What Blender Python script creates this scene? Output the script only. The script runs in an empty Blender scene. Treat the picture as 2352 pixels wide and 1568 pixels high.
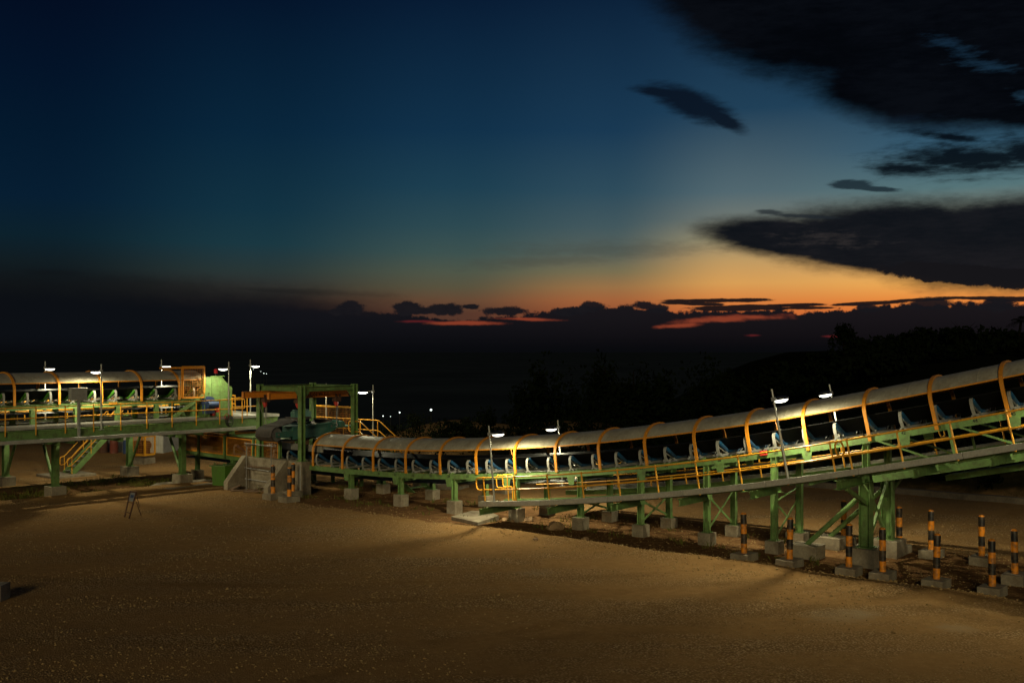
import bpy, math, random
import numpy as np
from mathutils import Vector, Matrix
random.seed(7); rng = np.random.default_rng(7)
S = bpy.context.scene
COL = S.collection
PI = math.pi
# ------------------------------------------------------------------ survey of the site
FL, CU, HV, ZC = 2450.0, 1176.0, 804.0, 7.0      # lens, picture centre, eye level and eye height used to survey positions
def gnd(u, v, z=0.0):
    Y = FL * (ZC - z) / (v - HV); return Vector(((u - CU) / FL * Y, Y, z))
def at(u, v, Y):
    return Vector(((u - CU) / FL * Y, Y, ZC - (v - HV) * Y / FL))
V = Vector
def v3(p): return V((p[0], p[1], p[2]))
# ------------------------------------------------------------------ mesh helpers
class MB:
    def __init__(s): s.v = []; s.f = []; s.m = []; s.cur = 0
    def quad(s, *pts):
        n = len(s.v); s.v += [tuple(p) for p in pts]; s.f.append(tuple(range(n, n + len(pts)))); s.m.append(s.cur)
    def hexa(s, b, t):
        n = len(s.v); s.v += [tuple(p) for p in list(b) + list(t)]
        for f in ((3,2,1,0),(4,5,6,7),(0,1,5,4),(1,2,6,5),(2,3,7,6),(3,0,4,7)):
            s.f.append(tuple(n + k for k in f)); s.m.append(s.cur)
    def box(s, c, size, ax=None):
        c = v3(c); ax = ax or (V((1,0,0)), V((0,1,0)), V((0,0,1)))
        a, b, k = (ax[i] * size[i] * .5 for i in range(3))
        s.hexa([c-a-b-k, c+a-b-k, c+a+b-k, c-a+b-k], [c-a-b+k, c+a-b+k, c+a+b+k, c-a+b+k])
    def frame(s, p0, p1, up=V((0,0,1))):
        d = (v3(p1) - v3(p0)); L = d.length; d = d / max(L, 1e-9)
        if abs(d.dot(up)) > .98: up = V((.7771, -.6294, 0))
        side = d.cross(up).normalized(); u2 = side.cross(d).normalized()
        return d, side, u2, L
    def beam(s, p0, p1, w, h, up=V((0,0,1))):
        d, sd, u2, L = s.frame(p0, p1, up); s.box((v3(p0) + v3(p1)) * .5, (L, w, h), (d, sd, u2))
    def ibeam(s, p0, p1, w, h, t=.018, up=V((0,0,1))):
        d, sd, u2, L = s.frame(p0, p1, up); c = (v3(p0) + v3(p1)) * .5
        s.box(c + u2 * (h/2 - t/2), (L, w, t), (d, sd, u2)); s.box(c - u2 * (h/2 - t/2), (L, w, t), (d, sd, u2))
        s.box(c, (L - .002, t, h - 2*t), (d, sd, u2))
    def tube(s, pts, r, n=8, caps=True, closed=False):
        pts = [v3(p) for p in pts]; m = len(pts); rings = []; base = len(s.v); up = None
        for k in range(m):
            if closed: d = pts[(k+1) % m] - pts[k-1]
            else: d = pts[min(k+1, m-1)] - pts[max(k-1, 0)]
            d.normalize()
            if up is None:
                up = V((0,0,1)) if abs(d.z) < .95 else V((1,0,0))
            side = d.cross(up)
            if side.length < 1e-6: side = d.orthogonal()
            side.normalize(); up = side.cross(d).normalized()
            rr = r[k] if isinstance(r, (list, tuple)) else r
            for q in range(n):
                a = 2*PI*q/n; s.v.append(tuple(pts[k] + side*math.cos(a)*rr + up*math.sin(a)*rr))
        for k in range(m if closed else m-1):
            a0 = base + k*n; a1 = base + ((k+1) % m)*n
            for q in range(n):
                s.f.append((a0+q, a0+(q+1)%n, a1+(q+1)%n, a1+q)); s.m.append(s.cur)
        if caps and not closed:
            s.f.append(tuple(base+q for q in range(n))[::-1]); s.m.append(s.cur)
            s.f.append(tuple(base+(m-1)*n+q for q in range(n))); s.m.append(s.cur)
    def sweep(s, rings, closed_ring=True, caps=True):
        n = len(rings[0]); base = len(s.v)
        for r in rings: s.v += [tuple(p) for p in r]
        for k in range(len(rings)-1):
            for q in range(n if closed_ring else n-1):
                a = base+k*n; b = a+n
                s.f.append((a+q, a+(q+1)%n, b+(q+1)%n, b+q)); s.m.append(s.cur)
        if caps and closed_ring:
            s.f.append(tuple(base+q for q in range(n))[::-1]); s.m.append(s.cur)
            e = base+(len(rings)-1)*n; s.f.append(tuple(e+q for q in range(n))); s.m.append(s.cur)
    def prism(s, poly, ext):
        poly = [v3(p) for p in poly]; ext = v3(ext); n = len(poly); b = len(s.v)
        s.v += [tuple(p) for p in poly] + [tuple(p+ext) for p in poly]
        s.f.append(tuple(range(b, b+n))[::-1]); s.m.append(s.cur); s.f.append(tuple(range(b+n, b+2*n))); s.m.append(s.cur)
        for q in range(n):
            s.f.append((b+q, b+(q+1)%n, b+n+(q+1)%n, b+n+q)); s.m.append(s.cur)
    def build(s, name, mat, parent=None, smooth=False, bevel=0, local=False):
        me = bpy.data.meshes.new(name); o = V((0,0,0))
        if parent is not None and not local: o = V(parent.get('_o', (0,0,0)))
        me.from_pydata([(p[0]-o.x, p[1]-o.y, p[2]-o.z) for p in s.v], [], s.f)
        for m in (mat if isinstance(mat, (list, tuple)) else [mat]): me.materials.append(m)
        if len(me.materials) > 1: me.polygons.foreach_set('material_index', s.m)
        if smooth: me.polygons.foreach_set('use_smooth', [True]*len(me.polygons))
        me.validate(); me.update()
        import bmesh
        bm = bmesh.new(); bm.from_mesh(me); bmesh.ops.recalc_face_normals(bm, faces=bm.faces); bm.to_mesh(me); bm.free()
        ob = bpy.data.objects.new(name, me); COL.objects.link(ob)
        if smooth:
            try: me.set_sharp_from_angle(angle=math.radians(40))
            except Exception: pass
        if bevel:
            md = ob.modifiers.new('edge', 'BEVEL'); md.width = bevel; md.segments = 2; md.limit_method = 'ANGLE'
        if parent is not None: ob.parent = parent; ob['_o'] = parent.get('_o', (0,0,0))
        return ob
def tag(o, label, cat, group=None, kind=None):
    o['label'] = label; o['category'] = cat
    if group: o['group'] = group
    if kind: o['kind'] = kind
    return o
def thing(name, label, cat, loc, group=None):
    o = bpy.data.objects.new(name, None); COL.objects.link(o); o.location = loc; o['_o'] = tuple(loc)
    o.empty_display_size = .3
    return tag(o, label, cat, group)
def copy_tree(o, parent=None):
    c = o.copy(); COL.objects.link(c); c.parent = parent
    for ch in list(o.children): copy_tree(ch, c)
    return c
# ------------------------------------------------------------------ materials
def newmat(name):
    m = bpy.data.materials.new(name); m.use_nodes = True; nt = m.node_tree
    b = nt.nodes['Principled BSDF']; return m, nt, b
def nd(nt, t, **kw):
    n = nt.nodes.new(t)
    for k, v in kw.items():
        if k.startswith('i_'):
            key = k[2:]; n.inputs[int(key) if key.isdigit() else key].default_value = v
        else: setattr(n, k, v)
    return n
def ramp(nt, stops, interp='LINEAR'):
    r = nt.nodes.new('ShaderNodeValToRGB'); e = r.color_ramp.elements; r.color_ramp.interpolation = interp
    while len(e) < len(stops): e.new(.5)
    for k, (p, c) in enumerate(stops):
        e[k].position = p; e[k].color = (*c, 1) if len(c) == 3 else c
    return r
def painted(name, col, dirt=(.10,.075,.045), amt=.5, rough=.5, metal=0.0, scale=3.0, bump=.15):
    m, nt, b = newmat(name); L = nt.links
    tc = nd(nt, 'ShaderNodeTexCoord')
    n1 = nd(nt, 'ShaderNodeTexNoise', i_Scale=scale, i_Detail=8.0, i_Roughness=.65); L.new(tc.outputs['Object'], n1.inputs['Vector'])
    n2 = nd(nt, 'ShaderNodeTexNoise', i_Scale=scale*9, i_Detail=4.0); L.new(tc.outputs['Object'], n2.inputs['Vector'])
    r = ramp(nt, [(.42, (0,0,0)), (.72, (amt,)*3)]); L.new(n1.outputs['Fac'], r.inputs[0])
    mx = nd(nt, 'ShaderNodeMixRGB'); mx.inputs[1].default_value = (*col, 1); mx.inputs[2].default_value = (*dirt, 1)
    L.new(r.outputs[0], mx.inputs[0])
    mv = nd(nt, 'ShaderNodeMixRGB', blend_type='MULTIPLY'); mv.inputs[0].default_value = 1
    r2 = ramp(nt, [(.3, (.82,)*3), (.7, (1.08,)*3)]); L.new(n2.outputs['Fac'], r2.inputs[0])
    L.new(mx.outputs[0], mv.inputs[1]); L.new(r2.outputs[0], mv.inputs[2]); L.new(mv.outputs[0], b.inputs['Base Color'])
    rr = nd(nt, 'ShaderNodeMapRange'); rr.inputs[3].default_value = max(.05, rough-.12); rr.inputs[4].default_value = min(1, rough+.2)
    L.new(n1.outputs['Fac'], rr.inputs[0]); L.new(rr.outputs[0], b.inputs['Roughness'])
    b.inputs['Metallic'].default_value = metal
    if bump:
        bp = nd(nt, 'ShaderNodeBump', i_Strength=bump, i_Distance=.01); L.new(n2.outputs['Fac'], bp.inputs['Height']); L.new(bp.outputs[0], b.inputs['Normal'])
    return m
M = {}
M['green'] = painted('green_paint', (.15,.27,.08), dirt=(.075,.06,.03), amt=.75, scale=4.5)
M['orange'] = painted('orange_paint', (.72,.27,.015), amt=.25)
M['yellow'] = painted('yellow_paint', (.80,.36,.02), amt=.2, rough=.4)
M['mono'] = painted('hoist_orange_paint', (.80,.26,.02), amt=.2)
M['teal'] = painted('teal_paint', (.045,.16,.13), amt=.3, rough=.45)
M['galv'] = painted('galvanised_steel', (.46,.45,.41), amt=.35, rough=.45, metal=.15, scale=2)
M['roofmetal'] = painted('roof_sheet', (.40,.365,.28), dirt=(.20,.16,.105), amt=.7, rough=.5, scale=1.4, bump=.08)
nt_ = M['roofmetal'].node_tree
for n_ in [n for n in nt_.nodes if n.type == 'TEX_NOISE'][:1]:
    mp_n = nt_.nodes.new('ShaderNodeMapping'); mp_n.inputs['Scale'].default_value = (1.6, 1.6, .45); tc_n = [n for n in nt_.nodes if n.type == 'TEX_COORD'][0]
    nt_.links.new(tc_n.outputs['Object'], mp_n.inputs['Vector']); nt_.links.new(mp_n.outputs[0], n_.inputs['Vector'])
M['pole'] = painted('pole_steel', (.55,.55,.52), amt=.2, rough=.35, metal=.5)
M['frame'] = painted('pale_frame_paint', (.27,.265,.24), amt=.35)
M['rubber'] = painted('black_rubber', (.009,.009,.010), dirt=(.022,.019,.015), amt=.6, rough=.55)
M['oldrubber'] = painted('worn_belt', (.055,.043,.036), dirt=(.025,.02,.017), amt=.9, rough=.75)
M['roller'] = painted('blue_roller', (.015,.085,.19), amt=.4, rough=.4)
M['rollergreen'] = painted('green_roller', (.06,.22,.02), amt=.25, rough=.4)
M['steel'] = painted('bare_steel', (.28,.27,.26), dirt=(.10,.05,.03), amt=.6, rough=.45, metal=.5)
M['rust'] = painted('rusty_steel', (.11,.045,.025), dirt=(.04,.025,.02), amt=.8, rough=.8)
M['black'] = painted('black_paint', (.012,.012,.012), dirt=(.06,.045,.03), amt=.35, rough=.5)
M['red'] = painted('red_paint', (.55,.03,.02), amt=.2)
M['blue'] = painted('blue_motor_paint', (.03,.06,.16), amt=.3)
M['binpaint'] = painted('bin_green_paint', (.085,.21,.02), amt=.35)
M['white'] = painted('white_paint', (.50,.49,.45), dirt=(.25,.2,.15), amt=.4, rough=.6)
M['wood'] = painted('weathered_timber', (.20,.12,.07), dirt=(.08,.05,.03), amt=.9, rough=.85)
M['notice'] = painted('faded_notice', (.26,.27,.28), amt=.4)
M['drumred'] = painted('faded_drum_paint', (.20,.05,.035), dirt=(.08,.04,.025), amt=.8)
M['grey'] = painted('grey_box_paint', (.34,.34,.32), amt=.4)
M['concrete'] = painted('concrete', (.31,.26,.185), dirt=(.13,.09,.055), amt=.95, rough=.9, scale=1.6, bump=.5)
M['rock'] = painted('limestone_rock', (.36,.23,.12), dirt=(.15,.08,.045), amt=.95, rough=.95, scale=4, bump=1)
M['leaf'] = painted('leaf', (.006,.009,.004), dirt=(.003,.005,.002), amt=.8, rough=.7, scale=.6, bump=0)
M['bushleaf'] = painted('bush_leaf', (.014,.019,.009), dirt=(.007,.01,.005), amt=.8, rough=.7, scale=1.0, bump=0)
M['grass'] = painted('dry_grass', (.13,.13,.03), dirt=(.06,.07,.015), amt=.9, rough=.8, scale=.8, bump=0)
M['bark'] = painted('bark', (.008,.006,.004), dirt=(.012,.009,.006), amt=.5, rough=.9)
M['decal'] = painted('black_lettering', (.006,.006,.006), amt=.1, rough=.6, bump=0)
M['rubber'].node_tree.nodes['Principled BSDF'].inputs['Specular IOR Level'].default_value = .12
for k_ in ('leaf','bushleaf','grass','bark'): M[k_].node_tree.nodes['Principled BSDF'].inputs['Specular IOR Level'].default_value = 0
def glow(name, col, st):
    m, nt, b = newmat(name); b.inputs['Base Color'].default_value = (.8,.8,.8,1)
    b.inputs['Emission Color'].default_value = (*col, 1); b.inputs['Emission Strength'].default_value = st; return m
M['led'] = glow('led_lens', (1,.97,.80), 6.0)
M['village'] = glow('distant_lamp', (.85,1,.92), 2.5)
M['beacon'] = glow('beacon_lens', (1,.05,.06), .06); M['beacon'].node_tree.nodes['Principled BSDF'].inputs['Base Color'].default_value = (.6,.02,.02,1)
def grid_mat(name, col, pitch, wire):
    m, nt, b = newmat(name); L = nt.links; b.inputs['Base Color'].default_value = (*col, 1); b.inputs['Roughness'].default_value = .5
    return m
M['mesh'] = painted('mesh_wire_paint', (.62,.24,.03), amt=.3, bump=0)
M['grating'] = painted('steel_grating', (.075,.07,.06), dirt=(.04,.035,.025), amt=.6, rough=.6, metal=.3, scale=6)
# post with painted bands
def banded():
    m, nt, b = newmat('banded_post_paint'); L = nt.links
    tc = nd(nt, 'ShaderNodeTexCoord'); sx = nd(nt, 'ShaderNodeSeparateXYZ'); L.new(tc.outputs['Object'], sx.inputs[0])
    r = ramp(nt, [(0, (.86,.28,.01)), (.25, (.010,.010,.012)), (.497, (.86,.28,.01)), (.74, (.010,.010,.012)), (.985, (.86,.28,.01))], 'CONSTANT')
    mr = nd(nt, 'ShaderNodeMapRange'); mr.inputs[1].default_value = .25; mr.inputs[2].default_value = 1.56
    L.new(sx.outputs[2], mr.inputs[0]); L.new(mr.outputs[0], r.inputs[0])
    n = nd(nt, 'ShaderNodeTexNoise', i_Scale=7.0, i_Detail=6.0); oi = nd(nt, 'ShaderNodeObjectInfo')
    ad = nd(nt, 'ShaderNodeVectorMath', operation='ADD'); L.new(tc.outputs['Object'], ad.inputs[0]); L.new(oi.outputs['Location'], ad.inputs[1]); L.new(ad.outputs[0], n.inputs['Vector'])
    mr2 = ramp(nt, [(.42, (0,0,0)), (.68, (.75,.75,.75))]); L.new(n.outputs['Fac'], mr2.inputs[0])
    mx = nd(nt, 'ShaderNodeMixRGB'); mx.inputs[2].default_value = (.12,.08,.045,1); L.new(mr2.outputs[0], mx.inputs[0]); L.new(r.outputs[0], mx.inputs[1])
    L.new(mx.outputs[0], b.inputs['Base Color']); b.inputs['Roughness'].default_value = .5
    return m
M['banded'] = banded()

# ------------------------------------------------------------------ axes of the two conveyors
DX, DY, NX, NY = .7771, -.6294, .6294, .7771
D3, N3, Z3 = V((DX,DY,0)), V((NX,NY,0)), V((0,0,1))
PITCH = 2.111
KN = [(-9,1.62),(-7,1.58),(-6,1.55),(-4,1.50),(-2,1.42),(0,1.37),(1.6,1.385),(2.7,1.44),(4,1.57),(5.4,1.80),(6.84,2.09),(8,2.38),(9.4,2.81),(11,3.37),(12,3.78),(13,4.22),(14,4.68),(15,5.16),(17,6.15),(21,8.2)]
_ki = np.array([k[0] for k in KN]); _kz = np.array([k[1] for k in KN])
_gi = np.linspace(-9, 21, 601); _gz = np.interp(_gi, _ki, _kz)
_ker = np.exp(-.5*(np.arange(-40,41)/14.0)**2); _ker /= _ker.sum()
_gz = np.convolve(np.pad(_gz, 40, mode='reflect', reflect_type='odd'), _ker, 'valid')
def zs(i): return float(np.interp(i, _gi, _gz))
def fr(i):                                   # frame of the curved conveyor at station i (near stringer line)
    sl = (zs(i+.05) - zs(i-.05)) / (.1*PITCH); c = 1/math.hypot(1, sl)
    T = V((DX*c, DY*c, sl*c)); U = V((-DX*sl*c, -DY*sl*c, c))
    return V((-9.684+1.641*i, 52.03-1.329*i, zs(i))), T, U
def P(i, w, h):
    o, T, U = fr(i); return o + N3*w + U*h
def PV(i, w, z): return V((-9.684+1.641*i+NX*w, 52.03-1.329*i+NY*w, z))
def i_at(u, w):
    r = (u-CU)/FL; return (r*(52.03+NY*w)+9.684-NX*w)/(1.641+1.329*r)
# straight conveyor, level
EX, EY = .6765, .7366
E3, A3 = V((EX,EY,0)), V((-EY,EX,0))         # along it, and away from the viewer across it
UZ = 4.43
def Q(j, w, h): return V((-23.1+1.427*j-EY*w, 49.5+1.554*j+EX*w, UZ+h))
def QZ(j, w, z): return V((-23.1+1.427*j-EY*w, 49.5+1.554*j+EX*w, z))
def j_at(u, w):
    r = (u-CU)/FL; return (r*(49.5+EX*w)+23.1+EY*w)/(1.427-1.554*r)

# ------------------------------------------------------------------ ground
def sstep(a, b, x):
    t = np.clip((x-a)/(b-a), 0, 1); return t*t*(3-2*t)
def vnoise(x, y, sc, seed):
    x = x/sc; y = y/sc; xi = np.floor(x).astype(np.int64); yi = np.floor(y).astype(np.int64); fx = x-xi; fy = y-yi
    def h(a, b):
        k = (a*374761393 + b*668265263 + seed*1442695041) & 0x7fffffff
        k = ((k ^ (k >> 13))*1274126177) & 0x7fffffff
        return ((k ^ (k >> 16)) & 0xffff)/65535.0
    fx = fx*fx*(3-2*fx); fy = fy*fy*(3-2*fy)
    return (h(xi,yi)*(1-fx)+h(xi+1,yi)*fx)*(1-fy)+(h(xi,yi+1)*(1-fx)+h(xi+1,yi+1)*fx)*fy
def qn(x, y): return (x+9.684)*NX+(y-52.03)*NY           # metres beyond the curved conveyor's near line
def wu(x, y): return -(x+23.1)*EY+(y-49.5)*EX            # metres beyond the straight conveyor's near line
def height(x, y):
    x = np.asarray(x, float); y = np.asarray(y, float)
    q = qn(x, y); t = (x+9.684)*DX+(y-52.03)*DY
    z = .05*(vnoise(x,y,3.1,1)-.5)+.10*(vnoise(x,y,8.3,2)-.5)+.03*(vnoise(x,y,1.1,3)-.5)
    right = sstep(-14, -4, x)
    # loose windrow along the near side of the curved conveyor
    win = np.exp(-((q+2.9-.5*(vnoise(x,y,4,5)-.5))/.55)**2)*sstep(8, 16, t)
    z = z+.16*win*(.6+.8*vnoise(x,y,1.6,6)) - .07*np.exp(-((q-.4)/1.5)**2)
    w = wu(x, y)                                              # yard edge below the straight conveyor
    z = z + .09*np.exp(-((w+.3)/.5)**2)*(1-right) - .14*sstep(-.1, .9, w)*(1-sstep(2.2,4.5,w))*(1-right)
    # bank behind, then rising wooded ground on the right, falling ground on the left
    qb = 12.2+6*sstep(-4, 18, x)
    bank = 1.5*sstep(0, 4.5, q-qb)*(.8+.4*vnoise(x,y,5,8))
    z = z+bank*right
    hill = 5.5*sstep(5, 45, x)*sstep(10, 90, q)
    z = z+hill*right - 6*sstep(30, 120, q)*(1-sstep(0, 40, x))
    far = np.hypot(x, y)
    drop = 26*sstep(78, 190, y+.2*x)*(1-sstep(-12, 45, x-.12*(y-60)))
    z = z-drop
    z = z*(1-sstep(260, 600, far)) - 55*sstep(230, 900, far)
    z = z+sstep(1500, 6000, far)*12*(vnoise(x,y,2600,9)-.5)
    return z
def axis(a, b, st, lo, hi, g=1.22):
    c = list(np.arange(a, b+1e-6, st)); s_ = st; x = c[-1]
    while x < hi: s_ *= g; x += s_; c.append(x)
    s_ = st; x = a; pre = []
    while x > lo: s_ *= g; x -= s_; pre.append(x)
    return np.array(pre[::-1]+c)
gx = axis(-34, 30, .22, -24000, 24000); gy = axis(16, 76, .22, -3000, 26000)
GX, GY = np.meshgrid(gx, gy); GZ = height(GX, GY)
nx, ny = len(gx), len(gy)
verts = np.stack([GX.ravel(), GY.ravel(), GZ.ravel()], 1)
ii = (np.arange(ny-1)[:,None]*nx+np.arange(nx-1)[None,:]).ravel()
faces = np.stack([ii, ii+1, ii+1+nx, ii+nx], 1)
def np_mesh(name, verts, faces, mat, smooth=True):
    me = bpy.data.meshes.new(name); k = faces.shape[1]
    me.vertices.add(len(verts)); me.vertices.foreach_set('co', verts.astype(np.float32).ravel())
    me.loops.add(faces.size); me.loops.foreach_set('vertex_index', faces.astype(np.int32).ravel())
    me.polygons.add(len(faces)); me.polygons.foreach_set('loop_start', np.arange(0, faces.size, k, dtype=np.int32))
    me.polygons.foreach_set('use_smooth', np.full(len(faces), smooth))
    me.materials.append(mat); me.update(calc_edges=True); me.validate()
    o = bpy.data.objects.new(name, me); COL.objects.link(o); return o
def gz(x, y): return float(height(np.array([x]), np.array([y]))[0])

def ground_mat():
    m, nt, b = newmat('gravel_ground'); L = nt.links
    geo = nd(nt, 'ShaderNodeNewGeometry'); pos = geo.outputs['Position']
    def noise(sc, det=6, rough=.6, vec=None):
        n = nd(nt, 'ShaderNodeTexNoise', i_Scale=sc, i_Detail=float(det), i_Roughness=rough); L.new(vec or pos, n.inputs['Vector']); return n
    def mth(op, a, bb=None, clamp=False):
        n = nd(nt, 'ShaderNodeMath', operation=op, use_clamp=clamp)
        for k, x in enumerate((a, bb)):
            if x is None: continue
            if isinstance(x, (int, float)): n.inputs[k].default_value = x
            else: L.new(x, n.inputs[k])
        return n.outputs[0]
    def mr(x, a, bb, c=0., d=1.):
        n = nd(nt, 'ShaderNodeMapRange', interpolation_type='SMOOTHSTEP'); L.new(x, n.inputs[0])
        for k, q in enumerate((a, bb, c, d)): n.inputs[k+1].default_value = q
        return n.outputs[0]
    def mix(f, a, bb, bt='MIX'):
        n = nd(nt, 'ShaderNodeMixRGB', blend_type=bt)
        for k, x in enumerate((f, a, bb)):
            if isinstance(x, tuple): n.inputs[k].default_value = (*x, 1)
            elif isinstance(x, (int, float)): n.inputs[k].default_value = x
            else: L.new(x, n.inputs[k])
        return n.outputs[0]
    def dot(vec, off):
        n = nd(nt, 'ShaderNodeVectorMath', operation='DOT_PRODUCT'); L.new(pos, n.inputs[0]); n.inputs[1].default_value = vec
        return mth('ADD', n.outputs['Value'], off)
    q = dot((NX,NY,0), 9.684*NX-52.03*NY); w = dot((-EY,EX,0), -23.1*EY-49.5*EX)
    t = dot((DX,DY,0), 9.684*DX-52.03*DY)
    big = noise(.16, 5).outputs['Fac']; med = noise(.7, 6).outputs['Fac']; sml = noise(3.5, 6, .7).outputs['Fac']
    # stretched tracks left by vehicles
    mp = nd(nt, 'ShaderNodeMapping'); mp.inputs['Rotation'].default_value = (0,0,.45); mp.inputs['Scale'].default_value = (.09,.55,1); L.new(pos, mp.inputs['Vector'])
    trk = noise(1.0, 5, .55, mp.outputs[0]).outputs['Fac']
    v1 = nd(nt, 'ShaderNodeTexVoronoi', i_Scale=17.0); L.new(pos, v1.inputs['Vector'])
    v2 = nd(nt, 'ShaderNodeTexVoronoi', i_Scale=29.0); L.new(pos, v2.inputs['Vector'])
    stone = ramp(nt, [(0,(.29,.175,.08)), (.35,(.41,.26,.125)), (.7,(.53,.35,.18)), (1,(.68,.50,.29))]); L.new(v1.outputs['Color'], stone.inputs[0])
    fine = ramp(nt, [(.25,(.25,.138,.055)), (.6,(.345,.20,.083)), (.8,(.44,.275,.122))]); L.new(sml, fine.inputs[0])
    stoniness = mth('ADD', mr(mth('ADD', mth('MULTIPLY', trk, .6), mth('MULTIPLY', med, .4)), .42, .64), 0)
    gap = mr(v1.outputs['Distance'], .30, .62)                              # dark joints between stones
    stn = mix(mth('MULTIPLY', gap, .8), stone.outputs[0], (.13,.07,.028))
    c = mix(stoniness, fine.outputs[0], stn)
    c = mix(mth('MULTIPLY', mr(big, .38, .64), .35), c, (.26,.15,.06), 'MIX')
    def ring(cx, cy, r, wd):
        d = nd(nt, 'ShaderNodeVectorMath', operation='DISTANCE'); L.new(pos, d.inputs[0]); d.inputs[1].default_value = (cx, cy, 0)
        return mr(mth('ABSOLUTE', mth('SUBTRACT', d.outputs['Value'], r)), wd, wd*.35)
    tr = None
    for a_ in ((-6,66,34.2,.42),(-6,66,36.2,.42),(24,-6,38.5,.4),(24,-6,40.4,.4),(-34,14,22,.4),(-34,14,23.9,.4),(-6,70,44.5,.4)):
        k_ = ring(*a_); tr = k_ if tr is None else mth('MAXIMUM', tr, k_)
    tr = mth('MULTIPLY', tr, mr(noise(.35,4).outputs['Fac'], .38, .62))
    c = mix(mth('MULTIPLY', tr, .55), c, mix(sml, (.16,.085,.032), (.30,.175,.07)))
    for (u_, v_, rx, ry) in ((1925,1414,1.5,.8),(1980,1408,.9,.5),(2195,1442,.9,.45),(1230,1318,1.2,.5)):
        p_ = gnd(u_, v_); mp2 = nd(nt, 'ShaderNodeMapping', vector_type='TEXTURE'); mp2.inputs['Location'].default_value = p_; mp2.inputs['Scale'].default_value = (rx, ry*1.6, 3); L.new(pos, mp2.inputs['Vector'])
        ln = nd(nt, 'ShaderNodeVectorMath', operation='LENGTH'); L.new(mp2.outputs[0], ln.inputs[0])
        c = mix(mth('MULTIPLY', mr(mth('ADD', ln.outputs['Value'], mth('MULTIPLY', sml, 1.4)), 1.5, .9), .32), c, (.36,.29,.19))
    # bare reddish soil under the curved conveyor and in the strip below the straight one
    wob = mth('MULTIPLY', mth('SUBTRACT', med, .5), 2.2)
    qq = mth('ADD', q, wob)
    s1 = mth('MULTIPLY', mr(qq, -2.7, -2.2), mr(qq, 4.6, 3.4))
    s1 = mth('MULTIPLY', s1, mr(t, -2, 2))
    ww = mth('ADD', w, mth('MULTIPLY', wob, .35))
    s2 = mth('MULTIPLY', mth('MULTIPLY', mr(ww, -.15, .2), mr(ww, 4.5, 2.6)), mr(q, 1.5, -.5))
    soil = ramp(nt, [(.3,(.10,.05,.024)), (.55,(.19,.10,.045)), (.8,(.32,.19,.085))]); L.new(sml, soil.inputs[0])
    sm = mth('MULTIPLY', mth('MAXIMUM', s1, s2), mr(med, .25, .5, .55, 1))
    c = mix(sm, c, soil.outputs[0])
    # grass tint in the strip
    gr = mth('MULTIPLY', mth('MULTIPLY', mr(ww, .2, 1.5), mr(ww, 7, 4)), mth('MULTIPLY', mr(noise(.5,5).outputs['Fac'], .50, .62), mr(q, 0, -2)))
    c = mix(mth('MULTIPLY', gr, .8), c, (.055,.06,.014))
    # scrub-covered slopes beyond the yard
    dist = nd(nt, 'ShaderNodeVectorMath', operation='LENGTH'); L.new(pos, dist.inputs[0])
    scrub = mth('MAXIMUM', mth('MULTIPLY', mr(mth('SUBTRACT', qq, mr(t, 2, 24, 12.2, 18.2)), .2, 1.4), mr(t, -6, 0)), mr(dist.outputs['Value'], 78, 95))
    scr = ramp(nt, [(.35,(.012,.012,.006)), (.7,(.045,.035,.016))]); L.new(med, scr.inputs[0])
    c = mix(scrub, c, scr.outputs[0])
    c = mix(mth('MAXIMUM', mr(q, 24, 34), mr(dist.outputs['Value'], 82, 110)), c, mix(mr(dist.outputs['Value'], 230, 500), mix(med, (.004,.005,.003), (.010,.012,.007)), mix(noise(.004,5).outputs['Fac'], (.012,.017,.022), (.05,.062,.07))))   # far canopy darkened against the fill lamp; paler plain beyond has haze painted in
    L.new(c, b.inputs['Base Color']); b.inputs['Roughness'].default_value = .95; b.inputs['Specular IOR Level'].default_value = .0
    hs = mth('MULTIPLY', mth('SUBTRACT', 1., mr(v1.outputs['Distance'], .1, .65)), mth('ADD', mth('MULTIPLY', stoniness, .75), .25))
    hf = mth('MULTIPLY', v2.outputs['Distance'], -.35)
    hh = mth('SUBTRACT', mth('ADD', mth('ADD', hs, hf), mth('MULTIPLY', sml, .5)), mth('MULTIPLY', tr, .5))
    bp = nd(nt, 'ShaderNodeBump', i_Strength=.75, i_Distance=.032); L.new(hh, bp.inputs['Height']); L.new(bp.outputs[0], b.inputs['Normal'])
    return m
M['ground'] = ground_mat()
g = np_mesh('ground', verts, faces, M['ground']); g['kind'] = 'structure'

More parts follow.
